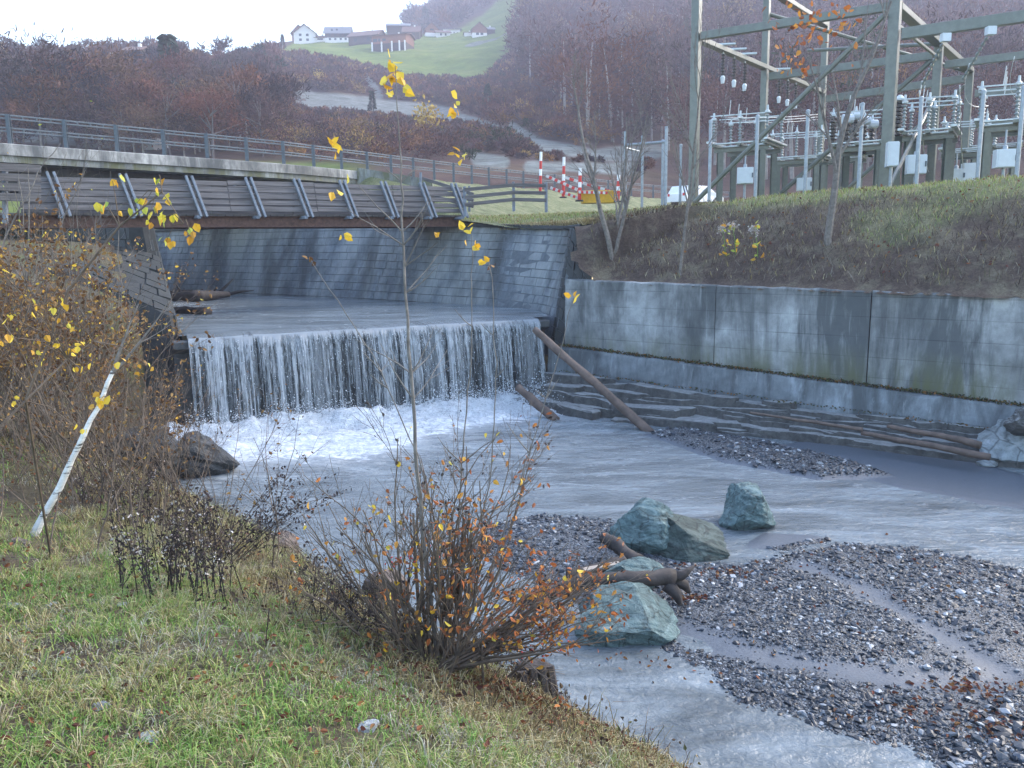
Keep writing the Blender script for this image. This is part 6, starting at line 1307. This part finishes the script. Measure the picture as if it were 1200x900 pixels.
dry = sm(3.6, 1.6, dg+1.4*k1) + .7*sm(5.5, 9, Yg); cls = np.where(RV.rand(n) < np.clip(dry, 0, .92), 1, 0); fc = [gl(500, 865), gl(215, 752), gl(440, 800)]; fz = sum(np.exp(-(((xg-c_[0])/.5)**2+((Yg-c_[1])/.35)**2)) for c_ in fc); fr2 = (fbm(xg, Yg, .9, 3, 81) > .08) & (RV.rand(n) < .55) & (dg > 2.2); cls = np.where(fr2, 3, cls); fr = (fbm(xg, Yg, 1.5, 3, 31)+.55*fz > .30) & (RV.rand(n) < .6); cls = np.where(fr, 2, cls)
h = (.045+.085*RV.rand(n)**1.6)*(1+.6*k1)*(np.where(cls == 1, 1.15, 1)); w = .004+.004*RV.rand(n)
for c in (0, 1, 2, 3):
    q = cls == c; blades(gm, xg[q], Yg[q], zg[q], np.maximum(h[q]*(.6 if c == 2 else 1), .03), w[q]*(1+Yg[q]*.06), c, 1.05)
nt_ = 2600; xt = -5+RV.rand(nt_)*7; yt = 2+RV.rand(nt_)*10; zt, dt = z_left(xt, yt); ok = (dt > .3) & (fbm(xt, yt, .9, 3, 61) > -.1); xt, yt, dt = xt[ok], yt[ok], dt[ok]
for c, pr in ((0, .5), (1, .35), (2, .15)):
    qs = np.nonzero(RV.rand(len(xt)) < pr)[0]; qs = np.repeat(qs, 26); sp_ = .012+.03*RV.rand(len(qs)); an = RV.rand(len(qs))*6.283; xx, yy = xt[qs]+np.cos(an)*sp_, yt[qs]+np.sin(an)*sp_
    hh = (.08+.13*RV.rand(len(xt)))[qs]*(.6+.6*RV.rand(len(qs))); blades(gm, xx, yy, z_left(xx, yy)[0], hh, np.full(len(qs), .0055), c, 1.35)
gm.build('bank_grass', [M['grass'], M['straw'], M['frost'], M['fresh']], kind='stuff')
bs = MB(); n = 26000; Yq = 5.2+RV.rand(n)*10.5; xq = -9+RV.rand(n)*10.5; zq, dq = z_left(xq, Yq); kk = (dq > .05) & (dq < 3.6) & (RV.rand(n) < sm(3.6, 1.2, dq+1.3*fbm(xq, Yq, 1.0, 3, 71))*sm(5.0, 7.2, Yq)); xq, Yq, zq = xq[kk], Yq[kk], zq[kk]; n = len(xq)
M['dryscrub'] = islands('dry_bank_scrub', [(0.16, 0.11, 0.06), (0.09, 0.06, 0.04), (0.22, 0.17, 0.09), (0.05, 0.035, 0.028), (0.13, 0.085, 0.05), (0.28, 0.23, 0.14), (0.12, 0.12, 0.05), (0.07, 0.05, 0.035)], .9, .15)
blades(bs, xq, Yq, zq, .08+.34*RV.rand(n)**2.2, .006+.006*RV.rand(n), 0, 1.0)
q = RV.rand(n) < .35; bs.leaves(np.stack([xq[q], Yq[q], zq[q]+.03+.25*RV.rand(q.sum())**2], 1), .045, m=0); bs.build('bank_scrub', M['dryscrub'], kind='stuff')
ll = MB(); n = 9000; Yq = 2+RV.rand(n)**1.3*14; xq = (-.8+1.6*RV.rand(n))*Yq; zq, dq = z_left(xq, Yq); kk = (dq > .1) & (fbm(xq, Yq, 1.1, 3, 40)+.35*RV.normal(size=n) > .05+.25*sm(2.5, 5, dq)); xq, Yq, zq = xq[kk], Yq[kk], zq[kk]
ll.leaves(np.stack([xq, Yq, zq+.035+.03*RV.rand(len(xq))], 1), .05, flat=.7); nb = gl(560, 800); q = nb+RV.normal(size=(700, 3))*[.55, .35, 0]; q[:, 2] = [zl(a, b)+.03+.03*RV.rand() for a, b in q[:, :2]]; ll.leaves(q, .055, flat=.6); ll.build('leaf_litter', M['deadleaf'], kind='stuff')
# pale stones in the turf
for i, (px, py, s_, lab) in enumerate(((15, 712, .16, 'whitish stone in the turf at the left picture edge'), (60, 712, .14, 'pale stone lying right of the leftmost stone in the turf'), (105, 651, .13, 'pale grey stone below the dried weeds and the birch'), (143, 711, .11, 'small pale stone in the grass below the dark weeds'), (190, 741, .08, 'tiny white stone in the middle of the turf'), (118, 830, .11, 'flat pale stone in the foreground grass at lower left'), (172, 870, .16, 'largest pale stone in the foreground grass near the bottom edge'), (78, 774, .07, 'tiny whitish stone in bright green grass'), (430, 855, .16, 'pale stone in the frosted patch below the bush'), (22, 640, .3, 'grey rock half buried at the foot of the leaning birch'))):
    p = gl(px, py); rock('stone', lab, [dict(c=(p[0], p[1], p[2]+.015), size=(s_, s_*(.5+.04*i), s_*.4), seed=200+i, planes=8, rough=.3, rotz=i*1.3)], M['palerock'] if i != 9 else M['brownrock'], 'stone')
for px, py, n_, s_ in ((505, 560, 0, 0),): pass
# embankment scrub: dead stalks and grass tufts
es = MB(); n = 130000; X2 = -4+RV.rand(n)*26; Y2 = 10+RV.rand(n)*27; Z2, D2, G2 = z_right(X2, Y2); kk = (D2 > .25) & (D2 < 9.5) & (RV.rand(n) < np.where(G2 > .5, 1, .75)); X2, Y2, Z2, D2, G2 = [v[kk] for v in (X2, Y2, Z2, D2, G2)]
gq = RV.rand(len(X2)) < G2
M['scrub'] = islands('dead_stalks', [(0.05, 0.034, 0.028), (0.08, 0.052, 0.042), (0.04, 0.028, 0.025), (0.12, 0.085, 0.06), (0.065, 0.043, 0.038), (0.18, 0.145, 0.095), (0.09, 0.09, 0.045), (0.23, 0.21, 0.17)], 0.9)
hh = .10+.28*RV.rand(len(X2))**2; blades(es, X2[~gq], Y2[~gq], Z2[~gq], hh[~gq], np.full((~gq).sum(), .014), 0, 1.2); hg = .07+.10*RV.rand(len(X2))
blades(es, X2[gq], Y2[gq], Z2[gq], hg[gq], np.full(gq.sum(), .013), 1, .8); q = RV.rand(len(X2)) < .12; blades(es, X2[q], Y2[q], Z2[q], hg[q]*1.4, np.full(q.sum(), .02), 2, .8)
n = 2600; xl = -4+RV.rand(n)*26; yl = 10+RV.rand(n)*27; zl_, dl_, gl_ = z_right(xl, yl); kk = (dl_ > .3) & (dl_ < 8); es.leaves(np.stack([xl, yl, zl_+.06], 1)[kk], .09, flat=.5, m=3)
# overhanging dry grass along the top of the masonry wall and pier
n = 5000; s2 = RV.rand(n); Pm = np.array([np.array(stp[1])*(1-t)+np.array(stp[2])*t if False else along(stp[:3], t) for t in s2]); n_off = RV.rand(n)*.7-.1
xx, yy = Pm[:, 0]+.65*n_off, Pm[:, 1]+.76*n_off; blades(es, xx, yy, np.full(n, 5.2), .15+.25*RV.rand(n), np.full(n, .02), 2, 1.2)
es.build('embankment_scrub', [M['scrub'], M['grass'], M['straw'], M['deadleaf']], kind='stuff')
# moss and leaf line on the footing
ms = MB(); n = 2600; s2 = RV.rand(n)*14-.3; o2 = .04+.2*RV.rand(n); q = np.array([wpt(a, b, zled(a)+.01+.04*RV.rand()) for a, b in zip(s2, o2)]); ms.leaves(q, .06, flat=.3); 
M['moss'] = islands('moss_and_leaves', [(0.045, 0.05, 0.02), (0.06, 0.07, 0.025), (0.035, 0.03, 0.02), (0.08, 0.06, 0.03), (0.16, 0.08, 0.03)], 0.95)
n = 330; s2 = RV.rand(n)*12; o2 = .45+.3*RV.rand(n); q = np.concatenate([q[:0], np.array([wpt(a, b, .95-.03*a+.02) for a, b in zip(s2, o2)])]); ms.leaves(q, .06, flat=.7, m=0); ms.build('ledge_moss', M['moss'], kind='stuff')

for o in bpy.data.objects:
    if '_o' in o: del o['_o']
